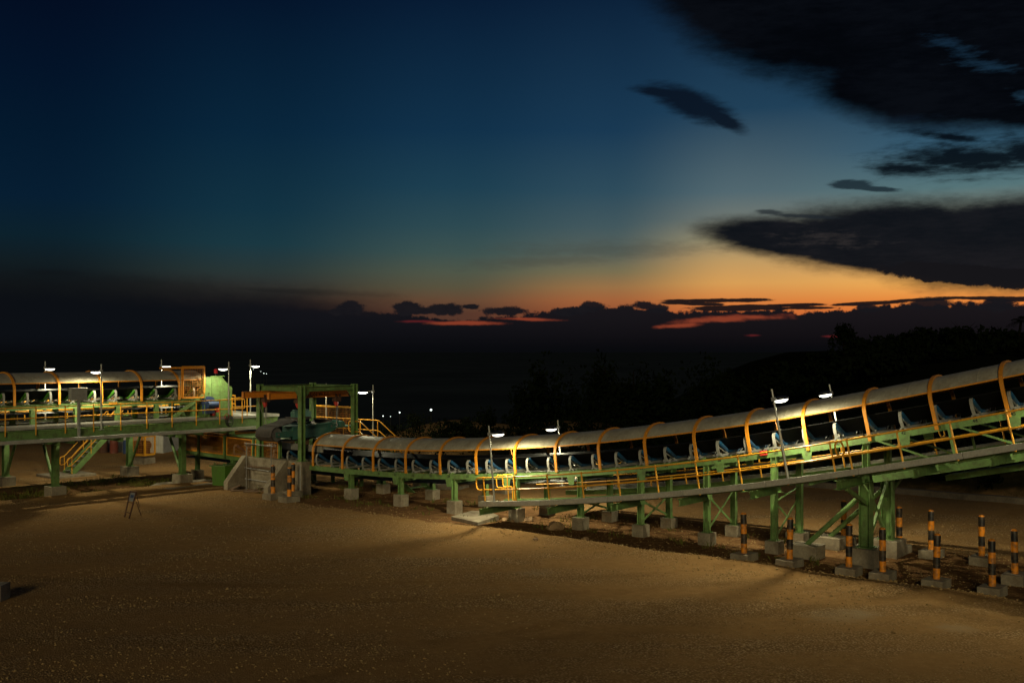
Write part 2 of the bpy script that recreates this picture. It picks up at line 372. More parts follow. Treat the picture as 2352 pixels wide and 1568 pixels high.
# loose stones (nobody could count them)
def stones(n=60000):
    Y = 18/(1-rng.random(n)*(1-18/56.0)); X = (rng.random(n)*2-1)*Y*.54
    q = qn(X, Y); w = wu(X, Y)
    dens = vnoise(X*.6+Y*.3, Y*1.6-X*.8, 2.4, 21)*.6+vnoise(X, Y, 1.3, 22)*.4
    keep = (dens > .40+.10*rng.random(n)) & (w < 1.5) & (q < 14)
    near = (q > -3.6) & (q < -2.2) & (rng.random(n) < .8)
    keep = (keep & ((Y > 29) | (rng.random(n) < .40))) | near
    X, Y, q = X[keep], Y[keep], q[keep]; n = len(X)
    r = .010+.024*rng.random(n)**2.4; r[rng.random(n) < .02] *= 1.7; r[(q > -4.5) & (q < -1.8)] *= 1.25
    Z = height(X, Y)+r*.25
    oc = np.array([(1,0,0),(0,1,0),(-1,0,0),(0,-1,0),(0,0,1),(0,0,-1)], float)
    vv = oc[None]*(.65+.7*rng.random((n,6,1)))*np.stack([r*1.25, r, r*.75],1)[:,None,:]
    a = rng.random(n)*2*PI; ca, sa = np.cos(a), np.sin(a)
    x = vv[...,0]*ca[:,None]-vv[...,1]*sa[:,None]; y = vv[...,0]*sa[:,None]+vv[...,1]*ca[:,None]
    vv = np.stack([x+X[:,None], y+Y[:,None], vv[...,2]+Z[:,None]], -1).reshape(-1,3)
    f = np.array([(0,1,4),(1,2,4),(2,3,4),(3,0,4),(1,0,5),(2,1,5),(3,2,5),(0,3,5)])
    ff = (f[None]+6*np.arange(n)[:,None,None]).reshape(-1,3)
    m, nt, b = newmat('loose_stone'); geo = nd(nt, 'ShaderNodeNewGeometry')
    r_ = ramp(nt, [(0,(.25,.155,.06)), (.5,(.35,.225,.095)), (.85,(.39,.26,.115)), (1,(.43,.30,.14))])
    nt.links.new(geo.outputs['Random Per Island'], r_.inputs[0]); nt.links.new(r_.outputs[0], b.inputs['Base Color']); b.inputs['Roughness'].default_value = .95
    b.inputs['Specular IOR Level'].default_value = .15
    o = np_mesh('gravel', vv, ff, m, False)
    tag(o, 'loose pale limestone gravel scattered over the yard', 'gravel', kind='stuff')
stones()

# concrete kerb along the far road
mb = MB(); rg = []
for k in range(0, 41):
    t = -2+k*1.2; c = V((-9.684+DX*t+NX*17.3, 52.03+DY*t+NY*17.3, 0)); z = gz(c.x, c.y)
    rg.append([c+V((0,0,z-.1)), c+N3*.35+V((0,0,z-.1)), c+N3*.35+V((0,0,z+.28)), c+V((0,0,z+.28))])
M['oldkerb'] = painted('old_kerb', (.15,.115,.08), dirt=(.06,.045,.03), amt=.95, rough=.9, scale=1.2)
mb.sweep(rg); kb = mb.build('kerb', M['oldkerb']); kb['kind'] = 'structure'

# ------------------------------------------------------------------ handrails etc. as path helpers
def fillet(pts, r=.12, n=4):
    pts = [v3(p) for p in pts]; out = [pts[0]]
    for k in range(1, len(pts)-1):
        a, b, c = pts[k-1], pts[k], pts[k+1]; d0 = (a-b); d1 = (c-b)
        rr = min(r, d0.length*.45, d1.length*.45); p0 = b+d0.normalized()*rr; p1 = b+d1.normalized()*rr
        for q in range(n+1):
            t = q/n; out.append(p0*(1-t)**2+b*2*t*(1-t)+p1*t*t)
    out.append(pts[-1]); return out
def mesh_panel(parent, o, ex, ey, W, H, name='guard_panel', cell=.085, mat=None, wire=.008, border=.035, fmat=None):
    """a framed wire-mesh guard: frame with its mesh infill as a sub-part"""
    o = v3(o); nrm = ex.cross(ey).normalized()
    mb = MB()
    for (a, b) in ((o, o+ex*W), (o+ey*H, o+ey*H+ex*W)): mb.beam(a, b, border, border*1.6, up=ey)
    for (a, b) in ((o+ey*.03, o+ey*(H-.03)), (o+ex*W+ey*.03, o+ex*W+ey*(H-.03))): mb.beam(a, b, border*.96, border*1.55, up=ex)
    fo = mb.build(name, fmat or M['orange'], parent)
    mb = MB(); k = cell
    while k < W: mb.beam(o+ex*k, o+ex*k+ey*H, wire, wire, up=ex); k += cell
    k = cell
    while k < H: mb.beam(o+ey*k+nrm*.006, o+ey*k+ex*W+nrm*.006, wire, wire, up=ey); k += cell
    mb.build('wire_mesh', mat or M['mesh'], fo); return fo

# ------------------------------------------------------------------ lamps
LAMP_W = 800.0
def make_lamp_post(label, base, top, arm_dir, lean=Z3, power=1.0, group='floodlight poles along the conveyors', arm=.28, pool=1.0):
    base = v3(base); top = v3(top)
    o = thing('lamp_post', label, 'lamp post', base, group)
    U = (top-base).normalized(); a = (arm_dir - U*arm_dir.dot(U)).normalized()
    mb = MB(); L = (top-base).length
    mb.tube([base, base+U*L*.55], .042, 10); mb.tube([base+U*L*.55, top], .032, 10); mb.beam(base, base+U*.03, .2, .2)
    mb.build('pole', M['pole'], o, smooth=True)
    hp = top-U*.33
    mb = MB(); mb.tube([hp-a*.03, hp+a*arm], .02, 6); mb.beam(hp-U*.06, hp+U*.06, .11, .11); mb.build('arm', M['pole'], o)
    c = hp+a*(arm+.26)-U*.03; sd = a.cross(U).normalized()
    def disc(rs):
        rr = []
        for (r, h) in rs: rr.append([c+U*h+a*math.cos(2*PI*q/16)*r*1.15+sd*math.sin(2*PI*q/16)*r for q in range(16)])
        return rr
    mb = MB(); mb.sweep(disc([(.08,.115),(.17,.10),(.245,.05),(.255,.0),(.25,-.015)]))
    hd = mb.build('lamp_head', M['black'], o, smooth=True)
    mb = MB(); mb.sweep(disc([(.225,-.019),(.205,-.055),(.15,-.085),(.08,-.10),(.02,-.104)])); mb.build('lens', M['led'], hd, smooth=True)
    ld = bpy.data.lights.new('flood_light', 'SPOT'); ld.energy = LAMP_W*power; ld.color = (1,.92,.58); ld.spot_size = math.radians(176); ld.spot_blend = .36
    ld.shadow_soft_size = .09
    lo = bpy.data.objects.new('flood_light', ld); COL.objects.link(lo); lo.parent = o
    lo.location = (c-U*.17)-base; lo.rotation_euler = (-U).to_track_quat('-Z', 'Y').to_euler()
    return o

# ------------------------------------------------------------------ shared conveyor pieces
def arch_profile(n=14):
    pts = [(0.0, -.02), (0.0, .35), (0.0, .7)]
    for k in range(1, n): a = PI-PI*k/n; pts.append((1.15+1.15*math.cos(a), .7+.80*math.sin(a)))
    return pts+[(2.3, .7), (2.3, .35), (2.3, -.02)]
def make_arch(F, parent, down=0.0):
    """F(dt, w, h): point near the station"""
    prof = arch_profile(); prof = [(-.012, -.02-down)]+prof[1:] if down else prof
    rings = []
    for k, (w, h) in enumerate(prof):
        a = prof[max(0, k-1)]; b = prof[min(len(prof)-1, k+1)]; tx, ty = b[0]-a[0], b[1]-a[1]; l = math.hypot(tx, ty); nxn, nyn = -ty/l, tx/l
        rings.append([F(dt, w+nxn*s_, h+nyn*s_) for dt, s_ in ((-.055, 0), (.055, 0), (.055, .055), (-.055, .055))])
    mb = MB(); mb.sweep(rings); return mb.build('arch', M['orange'], parent)
def make_cover(Fp, stations, parent):
    """one sheet of the curved hood; Fp(k, w, h)"""
    mb = MB(); rr = []
    th = np.linspace(math.radians(156), math.radians(24), 17)
    for k in stations:
        rr.append([Fp(k, 1.15+1.13*math.cos(a), .70+.785*math.sin(a)) for a in th]+[Fp(k, 1.15+1.12*math.cos(a), .70+.775*math.sin(a)) for a in th[::-1]])
    mb.sweep(rr)
    m0 = stations[len(stations)//2]; b_ = .03/PITCH
    mb.sweep([[Fp(m0+e_, 1.15+r_*1.13*math.cos(a), .70+r_*.785*math.sin(a)) for a in th]+[Fp(m0+e_, 1.15+1.1305*math.cos(a), .70+.7855*math.sin(a)) for a in th[::-1]] for e_, r_ in ((-b_,1.001),(-b_*.5,1.008),(b_*.5,1.008),(b_,1.001))])
    o = mb.build('cover_sheet', M['roofmetal'], parent, smooth=True)
    mb = MB()
    for a in (math.radians(156), math.radians(24)):
        w, h = 1.15+1.145*math.cos(a), .70+.79*math.sin(a)
        mb.sweep([[Fp(k, w-.016, h-.035), Fp(k, w+.016, h-.035), Fp(k, w+.016, h+.012), Fp(k, w-.016, h+.012)] for k in stations])
    mb.build('edge_angle', M['orange'], o); return o
def idler_proto(rollmat, parent):
    """x along the belt, y across, z up; one carrying idler set"""
    mb = MB()
    for s_, y0 in ((1, 0), (-1, 2.3)):
        f = lambda y: y0+s_*y
        path = [(.07,.06),(.015,.24),(.02,.44),(.07,.55),(.13,.585)]
        for (a, b) in zip(path, path[1:]):
            for dx in (-.045, .045): mb.beam((dx, f(a[0]), a[1]), (dx, f(b[0]), b[1]), .035, .012, up=V((1,0,0)))
            mb.beam((0, f(a[0]-.012*s_*s_), a[1]), (0, f(b[0]-.012), b[1]), .012, .085, up=V((1,0,0)))
        mb.beam((-.045, f(.07), .06), (-.12, f(.07), .0), .04, .015, up=V((0,1,0))); mb.beam((.045, f(.07), .06), (.12, f(.07), .0), .04, .015, up=V((0,1,0)))
        mb.beam((0, f(.10), .36), (0, f(.62), .09), .045, .03); mb.beam((0, f(.62), .09), (0, f(.70), .2), .06, .05)
    mb.beam((-.05, .08, .055), (-.05, 2.22, .055), .10, .05); mb.beam((.04, .08, .055), (.04, 2.22, .055), .03, .09)
    fo = mb.build('idler_frame', M['frame'], parent, local=True)
    for a, b in (((.17,.545),(.76,.155)), ((.80,.15),(1.50,.15)), ((2.13,.545),(1.54,.155))):
        mb = MB(); A = V((0,a[0],a[1])); B = V((0,b[0],b[1])); d = (B-A).normalized()
        mb.tube([A-d*.02, A], .025, 8); mb.tube([A, A+d*.03, B-d*.03, B], [.06,.072,.072,.06], 12); mb.tube([B, B+d*.02], .025, 8)
        mb.build('roller', rollmat, fo, smooth=True, local=True)
    return fo
def place(o, loc, X, Yv, Zv, root):
    m = Matrix((X, Yv, Zv)).transposed().to_4x4(); m.translation = v3(loc)-V(root['_o']); o.matrix_local = m
def text_mesh(body, size, name, mat, parent, loc, ex, ey, offset=.0, ext=.002, align='CENTER'):
    cu = bpy.data.curves.new(name, 'FONT'); cu.body = body; cu.size = size; cu.extrude = ext; cu.offset = offset; cu.align_x = align; cu.align_y = 'CENTER'
    tmp = bpy.data.objects.new('tmp', cu); COL.objects.link(tmp); bpy.context.view_layer.update()
    me = bpy.data.meshes.new_from_object(tmp); bpy.data.objects.remove(tmp); me.name = name; me.materials.clear(); me.materials.append(mat)
    o = bpy.data.objects.new(name, me); COL.objects.link(o); o.parent = parent
    m = Matrix((ex, ey, ex.cross(ey))).transposed().to_4x4(); m.translation = v3(loc)-V(parent.get('_o', (0,0,0))); o.matrix_local = m
    return o
def footing(parent, c, s_, ztop, zbot=-.35, ax=None, bev=.02):
    mb = MB(); mb.box((c[0], c[1], (ztop+zbot)/2), (s_[0], s_[1], ztop-zbot), ax or (D3, N3, Z3)); return mb.build('footing', M['concrete'], parent, bevel=bev)
def hcolumn(mb, p0, p1, s_=.2):
    p0 = v3(p0); p1 = v3(p1); up = D3; d, sd, u2, L = mb.frame(p0, p1, N3)
    mb.ibeam(p0, p1, s_, s_, .022, up=D3)
    mb.box(p0+Z3*.012, (s_*1.5, s_*1.5, .024), (D3, N3, Z3))

# ================================================================== the curved conveyor
IMIN, IMAX = -5.4, 17.4
def stat(a, b, st=.25):
    n = max(1, int(math.ceil((b-a)/st))); return [a+(b-a)*k/n for k in range(n+1)]
conv = thing('belt_conveyor', 'long curved belt conveyor under an open grey hood, rising on green legs to the right', 'belt conveyor', (0.5, 43.8, 0), 'covered belt conveyors')
for w0, sgn in ((0, 1), (2.3, -1)):
    mb = MB(); ss = stat(IMIN, IMAX)
    def ring(k, a, b, c, d): return [P(k, w0+sgn*a, c), P(k, w0+sgn*b, c), P(k, w0+sgn*b, d), P(k, w0+sgn*a, d)]
    mb.sweep([ring(k, 0, .015, -.235, -.001) for k in ss]); mb.sweep([ring(k, .015, .085, -.235, -.22) for k in ss]); mb.sweep([ring(k, .015, .085, -.015, -.001) for k in ss])
    mb.build('stringer', M['green'], conv)
mb = MB(); ss = stat(IMIN, IMAX)
bp_ = [(.10,.655),(.20,.635),(.78,.245),(.90,.228),(1.40,.228),(1.52,.245),(2.10,.635),(2.20,.655)]
mb.sweep([[P(k,w,h) for w,h in bp_]+[P(k,w,h-.018) for w,h in bp_[::-1]] for k in ss]); mb.build('carrying_belt', M['rubber'], conv, smooth=True)
mb = MB(); mb.sweep([[P(k,.3,-.46), P(k,2.0,-.46), P(k,2.0,-.445), P(k,.3,-.445)] for k in ss]); mb.build('return_belt', M['rubber'], conv)
for n in range(0, 18):
    make_arch(lambda dt, w, h, n=n: P(n+dt/PITCH, w, h), conv, down=.16 if n >= 12 else 0)
for n in range(0, 17):
    make_cover(lambda k, w, h: P(k, w, h), stat(n, n+1, .34), conv)
def i_num(k): return 4.22+.516*(k-24)
proto = None
for k in range(10, 50):
    i = i_num(k)
    if not (IMIN+.3 < i < IMAX-.1): continue
    o, T, U = fr(i)
    if proto is None: proto = idler_proto(M['roller'], conv); x = proto
    else: x = copy_tree(proto, conv)
    place(x, o, T, N3, U, conv)
    if 20 <= k <= 48:
        text_mesh(str(k), .15, 'number', M['decal'], conv, P(i, -.004, -.105), T, U, offset=.002, ext=.001)
# hanger plates and return rollers
for k in range(12, 49, 3):
    i = i_num(k)
    mb = MB()
    for w in (.0, 2.3):
        s_ = -1 if w == 0 else 1
        mb = MB(); mb.hexa([P(i-.06,w+s_*.002,-.55), P(i+.05,w+s_*.002,-.55), P(i+.05,w+s_*.016,-.55), P(i-.06,w+s_*.016,-.55)], [P(i-.09,w+s_*.002,-.2), P(i+.09,w+s_*.002,-.2), P(i+.09,w+s_*.016,-.2), P(i-.09,w+s_*.016,-.2)])
        h = mb.build('hanger', M['green'], conv)
    mb = MB(); mb.tube([P(i,.05,-.53), P(i,2.25,-.53)], .062, 10); mb.build('return_roller', M['steel'], h, smooth=True)
COLS = [-4.6,-3.1,-1.7,1.226,2.79,4.34,5.98,7.51,8.83,10.16,11.40]
for ci, i in enumerate(COLS):
    ft = .48 if i < 6 else .42
    for w in (.11, 2.19):
        base = PV(i, w, ft); top = P(i, w, -.02); top = PV(i, w, zs(i)-.24)
        mb = MB(); hcolumn(mb, base, top, .2)
        c = mb.build('column', M['green'], conv); footing(c, base, (.5,.5), ft)
        mb = MB(); mb.box((base.x-DX*.13, base.y-DY*.13, zs(i)-.12), (.05,.2,.3), (D3,N3,Z3)); mb.build('cleat', M['green'], c)
    mb = MB(); z0 = ft; z1 = zs(i)-1.15 if i > 4 else zs(i)-.62
    if i > 6.5:
        z1 = zs(i)-1.35
        for (a, b) in (((.22,z0+.12),(2.08,max(z0+.6,min(z1,z0+1.3)))), ((2.08,z0+.12),(.22,max(z0+.6,min(z1,z0+1.3))))):
            mb.beam(PV(i,a[0],a[1])+D3*(.02 if a[0]<1 else -.02), PV(i,b[0],b[1])+D3*(.02 if a[0]<1 else -.02), .015, .08, up=N3)
        if i > 9:
            for (a, b) in (((.22,z0+1.35),(2.08,z1-.1)), ((2.08,z0+1.35),(.22,z1-.1))):
                if z1-.1 > z0+1.6: mb.beam(PV(i,a[0],a[1])+D3*(.02 if a[0]<1 else -.02), PV(i,b[0],b[1])+D3*(.02 if a[0]<1 else -.02), .015, .08, up=N3)
        mb.build('cross_brace', M['green'], conv)
    mb = MB(); mb.ibeam(PV(i,.2,zs(i)-.34), PV(i,2.1,zs(i)-.34), .1, .14, .012); mb.build('cross_beam', M['green'], conv)
# the big trestle on the right
TI = 12.92
for w in (.15, 2.15):
    base = PV(TI, w, .55); mb = MB(); hcolumn(mb, base, PV(TI, w, zs(TI)-1.52), .36)
    c = mb.build('trestle_leg', M['green'], conv); footing(c, base, (.95,.95), .55)
    mb = MB(); hcolumn(mb, PV(TI, w, zs(TI)-1.24), PV(TI, w, zs(TI)-.24), .2); mb.build('trestle_post', M['green'], conv)
    b0 = PV(11.95, w, .4); b1 = PV(12.80, w, 2.15)
    mb = MB(); mb.tube([b0, b1], .085, 10); c = mb.build('raking_brace', M['green'], conv); footing(c, b0, (1.0,.8), .42)
mb = MB(); mb.ibeam(PV(TI,-2.3,zs(TI)-1.38), PV(TI,4.6,zs(TI)-1.38), .22, .28); mb.build('cap_beam', M['green'], conv)
mb = MB()
for a, b in (((.3,.75),(2.0,2.5)), ((2.0,.75),(.3,2.5)), ((.3,1.9),(-1.6,zs(TI)-1.55)), ((2.0,1.9),(3.9,zs(TI)-1.55))):
    mb.beam(PV(TI,a[0],a[1])+D3*.03*(1 if a[0]<1 else -1), PV(TI,b[0],b[1])+D3*.03*(1 if a[0]<1 else -1), .09, .12, up=N3)
mb.build('cross_brace', M['green'], conv)
# lattice span from the trestle to the right
for w in (.05, 2.25):
    mb = MB(); ss2 = stat(12.92, IMAX, .5)
    for a, b in zip(ss2, ss2[1:]): pass
    mb.sweep([[P(k,w-.1,-1.52), P(k,w+.1,-1.52), P(k,w+.1,-1.30), P(k,w-.1,-1.30)] for k in ss2])
    mb.build('lower_chord', M['green'], conv)
    k = 12.92; up_ = True; mb = MB()
    for a in (12.95, 14.15, 15.35, 16.55):
        mb.beam(P(a+.05,w,-.10), P(a+1.12,w,-1.32), .05, .11, up=N3); mb.beam(P(a+1.2,w,-.2), P(a+1.2,w,-1.32), .06, .10, up=N3)
    mb.build('lattice_bracing', M['green'], conv)
mb = MB(); mb.sweep([[P(k,2.45,-1.9), P(k,3.3,-1.9), P(k,3.3,-1.72), P(k,2.45,-1.72)] for k in stat(13.6, IMAX, .5)]); mb.build('service_beam', M['green'], conv)
# emergency stop box, pull cord
mb = MB(); mb.box(P(11.25,-.09,-.05), (.26,.12,.17), (fr(11.25)[1],N3,fr(11.25)[2])); e = mb.build('stop_switch', M['red'], conv, bevel=.015)
mb = MB(); mb.tube([P(k,-.06,.05+.02*math.sin(k*6)) for k in stat(5.5,16.9,.5)], .006, 5); mb.build('pull_cord', M['steel'], conv)
# tail guards
for a, b in ((-5.25,-4.5),(-4.35,-3.4),(-3.25,-2.25),(-2.1,-1.25)):
    L = (b-a)*PITCH; o_ = P(a,-.06,.02); T = (P(b,-.06,.02)-o_).normalized()
    mesh_panel(conv, o_, T, Z3, L, .92, cell=.07, fmat=M['orange'])
    mb = MB(); mb.ibeam(P(b+.07,-.06,-.22), P(b+.07,-.06,1.02), .13, .13, .014, up=N3); mb.build('guard_post', M['green'], conv)
    mb = MB(); mb.box((P(a,1.1,1.05)+P(b,1.1,1.05))*.5, (L*.98, 2.3, .035), (T, N3, T.cross(N3)*1)); mb.build('guard_roof', M['green'] if a > -3.5 else M['orange'], conv)
# pale skirt beside the belt under the magnet
mb = MB(); mb.sweep([[P(k,.32,.62), P(k,.36,.62), P(k,.36,.95), P(k,.32,.95)] for k in stat(-1.0,.15,.2)]); mb.build('skirt_board', M['frame'], conv)
mb = MB(); mb.sweep([[P(k,2.0,.62), P(k,2.04,.62), P(k,2.04,1.0), P(k,2.0,1.0)] for k in stat(-1.0,.3,.2)]); mb.build('skirt_board', M['frame'], conv)

# ================================================================== walkways of the curved conveyor
def walkway(label, sgn, w_in, i0, i1, gap=None, posts=None):
    wk = thing('walkway', label, 'walkway', PV((i0+i1)/2, w_in+sgn*1.2, 0), 'walkways beside the curved conveyor')
    W = lambda a: w_in+sgn*a
    ss = stat(i0, i1, .25)
    mb = MB(); mb.sweep([[P(k,W(.55),-1.10), P(k,W(1.84),-1.10), P(k,W(1.84),-1.06), P(k,W(.55),-1.06)] for k in ss]); mb.build('floor_grating', M['grating'], wk)
    # cable tray with joints every few metres
    js = [i0+k*1.45 for k in range(int((i1-i0)/1.45)+2)]; js = [min(j, i1) for j in js]
    for a, b in zip(js, js[1:]):
        if b-a < .05: continue
        mb = MB(); mb.sweep([[P(k,W(1.92),-1.12), P(k,W(2.15),-1.12), P(k,W(2.15),-.935), P(k,W(1.92),-.935)] for k in stat(a+.004, b-.004, .25)]); mb.build('cable_tray', M['galv'], wk, bevel=.006)
    # edge beam
    mb = MB(); mb.sweep([[P(k,W(1.50),-1.19), P(k,W(1.56),-1.19), P(k,W(1.56),-1.105), P(k,W(1.50),-1.105)] for k in ss]); mb.sweep([[P(k,W(.45),-1.19), P(k,W(.52),-1.19), P(k,W(.52),-1.0), P(k,W(.45),-1.0)] for k in ss]); mb.build('edge_beam', M['green'], wk)
    for i in [5.95, 7.53, 8.86, 10.18, 11.42, 13.9, 14.92, 15.95, 16.9]:
        if not i0-.2 < i < i1: continue
        mb = MB(); U = fr(i)[2]; mb.ibeam(P(i,W(-.0),-1.45+.125+.0), P(i,W(2.32),-1.325), .16, .25, .016, up=U); mb.build('bracket', M['green'], wk)
    rails = [(i0+.05, gap[0]), (gap[1], i1)] if gap else [(i0+.05, i1)]
    for k, (a, b) in enumerate(rails):
        rl = 1.85; sp = stat(a, b, .25); e = .18
        for h in (-.02, -.50):
            pass
        top = [P(k_,W(rl),-.02) for k_ in sp]; mid = [P(k_,W(rl),-.50) for k_ in sp]
        path = mid[::-1]+top if False else None
        loopL = fillet([mid[0], P(a-.2,W(rl),-.50), P(a-.2,W(rl),-.02), top[0]], .2) if a > i0+.1 or True else []
        pts = top[::-1]+fillet([top[0], P(a-.19,W(rl),-.02), P(a-.19,W(rl),-.50), mid[0]], .18)[1:]+mid[1:]
        if b < i1-.1: pts = pts+fillet([mid[-1], P(b+.19,W(rl),-.50), P(b+.19,W(rl),-.02), top[-1]], .18)[1:]
        mb = MB(); mb.tube(pts, .029, 7); hr = mb.build('handrail', M['yellow'], wk, smooth=True)
        n = max(2, int(round((b-a)/.80))+1)
        for q in range(n):
            i = a+(b-a)*q/(n-1)
            mb = MB(); mb.tube([P(i,W(rl),-1.16), P(i,W(rl),-.02)], .03, 8)
            for h in (-.02, -.50): mb.tube([P(i,W(rl),h-.045), P(i,W(rl),h+.045)], [.035,.035], 8); mb.tube([P(i-.02,W(rl),h), P(i+.02,W(rl),h)], .036, 8)
            mb.build('handrail_post', M['yellow'], wk, smooth=True)
    ip = i0+.6
    mb = MB(); mb.tube([P(k_,W(-.02-.03),-.48) for k_ in stat(ip, i1, .25)], .022, 6); mb.build('inner_rail', M['yellow'], wk, smooth=True)
    # loop rail at the foot of the walkway
    mb = MB(); a = i0+.25
    for w in (1.0, .6):
        lo = fillet([P(a,W(w),-.5), P(a-.22,W(w),-.5), P(a-.22,W(w),-.0), P(a+.05,W(w),-.0), P(a+.05,W(w),-1.1)], .14); mb.tube(lo, .024, 7)
    mb.tube([P(a,W(.6),-.5), P(a,W(.6),-1.1)], .024, 7)
    mb.build('gate_rail', M['yellow'], wk, smooth=True)
    return wk
walkway('near side walkway of the curved conveyor, yellow handrail above a pale cable tray', -1, 0.0, 5.86, IMAX, gap=(12.72, 12.98))
walkway('far side walkway seen through the legs and idlers of the curved conveyor', 1, 2.3, 6.2, IMAX, gap=(13.3, 13.6))
# walkway foot slab
mb = MB(); pl = [gnd(1036,1185,.12), gnd(1097,1199,.12), gnd(1146,1183,.12), gnd(1120,1172,.12), gnd(1082,1172,.12)]
mb.prism([p-Z3*.35 for p in pl], V((0,0,.35))); tag(mb.build('concrete_slab', M['concrete'], bevel=.015), 'flat concrete slab at the foot of the near walkway', 'slab')
for (pts, z, lab) in (([(948,1107),(1005,1112),(1053,1113),(1078,1106),(1062,1099),(990,1099)], .28, 'low concrete slab in the shade beneath the hooded conveyor'), ([(1130,1117),(1160,1121),(1185,1116),(1157,1112)], .3, 'concrete block slab behind the first walkway legs')):
    mb = MB(); pl = [gnd(u, v, z) for u, v in pts]; mb.prism([p-Z3*.6 for p in pl], V((0,0,.6))); tag(mb.build('concrete_slab', M['concrete'], bevel=.015), lab, 'slab')

# ================================================================== the straight upper conveyor
up = thing('belt_conveyor', 'straight hooded belt conveyor ending at a green head chute on the left', 'belt conveyor', QZ(2, 1.15, 0), 'covered belt conveyors')
J0, J1 = -3.0, 5.3
for w0, sgn in ((0,1),(2.3,-1)):
    mb = MB(); mb.ibeam(Q(J0,w0+sgn*.05,-.12), Q(J1,w0+sgn*.05,-.12), .10, .24, .016); mb.build('stringer', M['green'], up)
mb = MB(); mb.sweep([[Q(k,w,h) for w,h in bp_]+[Q(k,w,h-.018) for w,h in bp_[::-1]] for k in stat(J0, 5.0, 1)]); mb.build('carrying_belt', M['rubber'], up, smooth=True)
mb = MB(); mb.sweep([[Q(k,.3,-.46), Q(k,2.0,-.46), Q(k,2.0,-.445), Q(k,.3,-.445)] for k in stat(J0, 5.2, 1)]); mb.build('return_belt', M['rubber'], up)
for n in range(-3, 5): make_arch(lambda dt, w, h, n=n: Q(n+dt/PITCH, w, h), up)
for n in range(-3, 4): make_cover(lambda k, w, h: Q(k, w, h), [n, n+.5, n+1], up)
make_cover(lambda k, w, h: Q(k, w, h), [4, 4.35, 4.7], up)
pj = None; k = 0; j = -2.8
while j < 4.7:
    if pj is None: pj = idler_proto(M['rollergreen'], up); x = pj
    else: x = copy_tree(pj, up)
    if j > 3.2:
        for ch in x.children:
            pass
    place(x, Q(j,0,0), E3, A3, Z3, up); j += .516
for j in np.arange(-2.6, 5.2, 1.0):
    for w in (.05, 2.25):
        mb = MB(); mb.ibeam(QZ(j,w,3.44), Q(j,w,-.24), .2, .2, .016, up=A3); mb.build('post', M['green'], up)
# head chute, drive, beacon
z0, z1 = 3.44, 5.58
mb = MB(); c = lambda j, z: QZ(j, -.05, z)
mb.prism([c(4.66,z0), c(5.50,z0), c(5.50,4.98), c(5.42,5.08), c(5.19,z1), c(4.66,z1)], A3*2.4)
hc = mb.build('head_chute', M['green'], up, bevel=.012)
mb = MB()
for j in (4.9, 5.14): mb.box(QZ(j,-.07,4.5), (.025,.02,2.1), (E3,A3,Z3))
mb.box(QZ(5.07,-.06,z1+.02), (.8*PITCH*.5,.06,.05), (E3,A3,Z3)); mb.build('stiffener', M['green'], hc)
mb = MB(); mb.tube([QZ(4.72,-.5,4.26), QZ(4.72,-.1,4.26)], .30, 16); mb.tube([QZ(4.62,-.62,4.12), QZ(4.92,-.62,4.12)], .17, 14); mb.box(QZ(4.72,-.35,3.9), (.5,.4,.5), (E3,A3,Z3)); mb.build('drive_motor', M['blue'], up, smooth=True)
mb = MB(); mb.tube([QZ(4.95,-.45,3.85), QZ(4.95,-.2,3.85)], .16, 12); mb.tube([QZ(4.86,-.4,3.62), QZ(4.86,-.12,3.62)], .12, 12); mb.build('fluid_coupling', M['red'], up, smooth=True)
mb = MB(); mb.tube([QZ(5.12,.3,5.6), QZ(5.12,.3,5.75)], .02, 6); b_ = mb.build('beacon', M['steel'], up)
mb = MB(); mb.tube([QZ(5.12,.3,5.75), QZ(5.12,.3,5.95), QZ(5.12,.3,6.0)], [.10,.10,.04], 12); mb.build('beacon_lens', M['beacon'], b_, smooth=True)
# guard cage round the head pulley
za = UZ+.06
mesh_panel(up, QZ(4.02,-.22,za+.02), E3, Z3, .62*PITCH, 1.62, name='guard_panel', cell=.10, wire=.01, border=.05)
mb = MB(); 
for a, b in ((QZ(3.42,-.22,6.08), QZ(4.66,-.22,6.08)), (QZ(4.05,-.22,za), QZ(4.05,-.22,6.10))): mb.beam(a, b, .055, .10)
mb.build('guard_frame', M['orange'], up)
mb = MB(); mb.beam(QZ(3.78,-.18,3.5), QZ(4.62,-.18,4.62), .10, .17); mb.beam(QZ(3.8,-.18,3.49), QZ(4.6,-.18,3.49), .10, .08); mb.build('diagonal_brace', M['green'], up)
mb = MB()
for j in (4.60, 4.72): mb.beam(QZ(j,-.42,3.46), QZ(j,-.42,4.75), .05, .05)
for z in np.arange(3.6, 4.75, .2): mb.beam(QZ(4.60,-.42,z), QZ(4.72,-.42,z), .04, .04)
mb.build('rung_frame', M['green'], up)
# marker plate on stringer
mb = MB(); mb.box(Q(2.28,-.012,-.06), (.42,.012,.09), (E3,A3,Z3)); mb.build('warning_plate', M['orange'], up)
text_mesh('DANGER', .075, 'warning_text', M['decal'], up, Q(2.28,-.0195,-.06), E3, Z3)

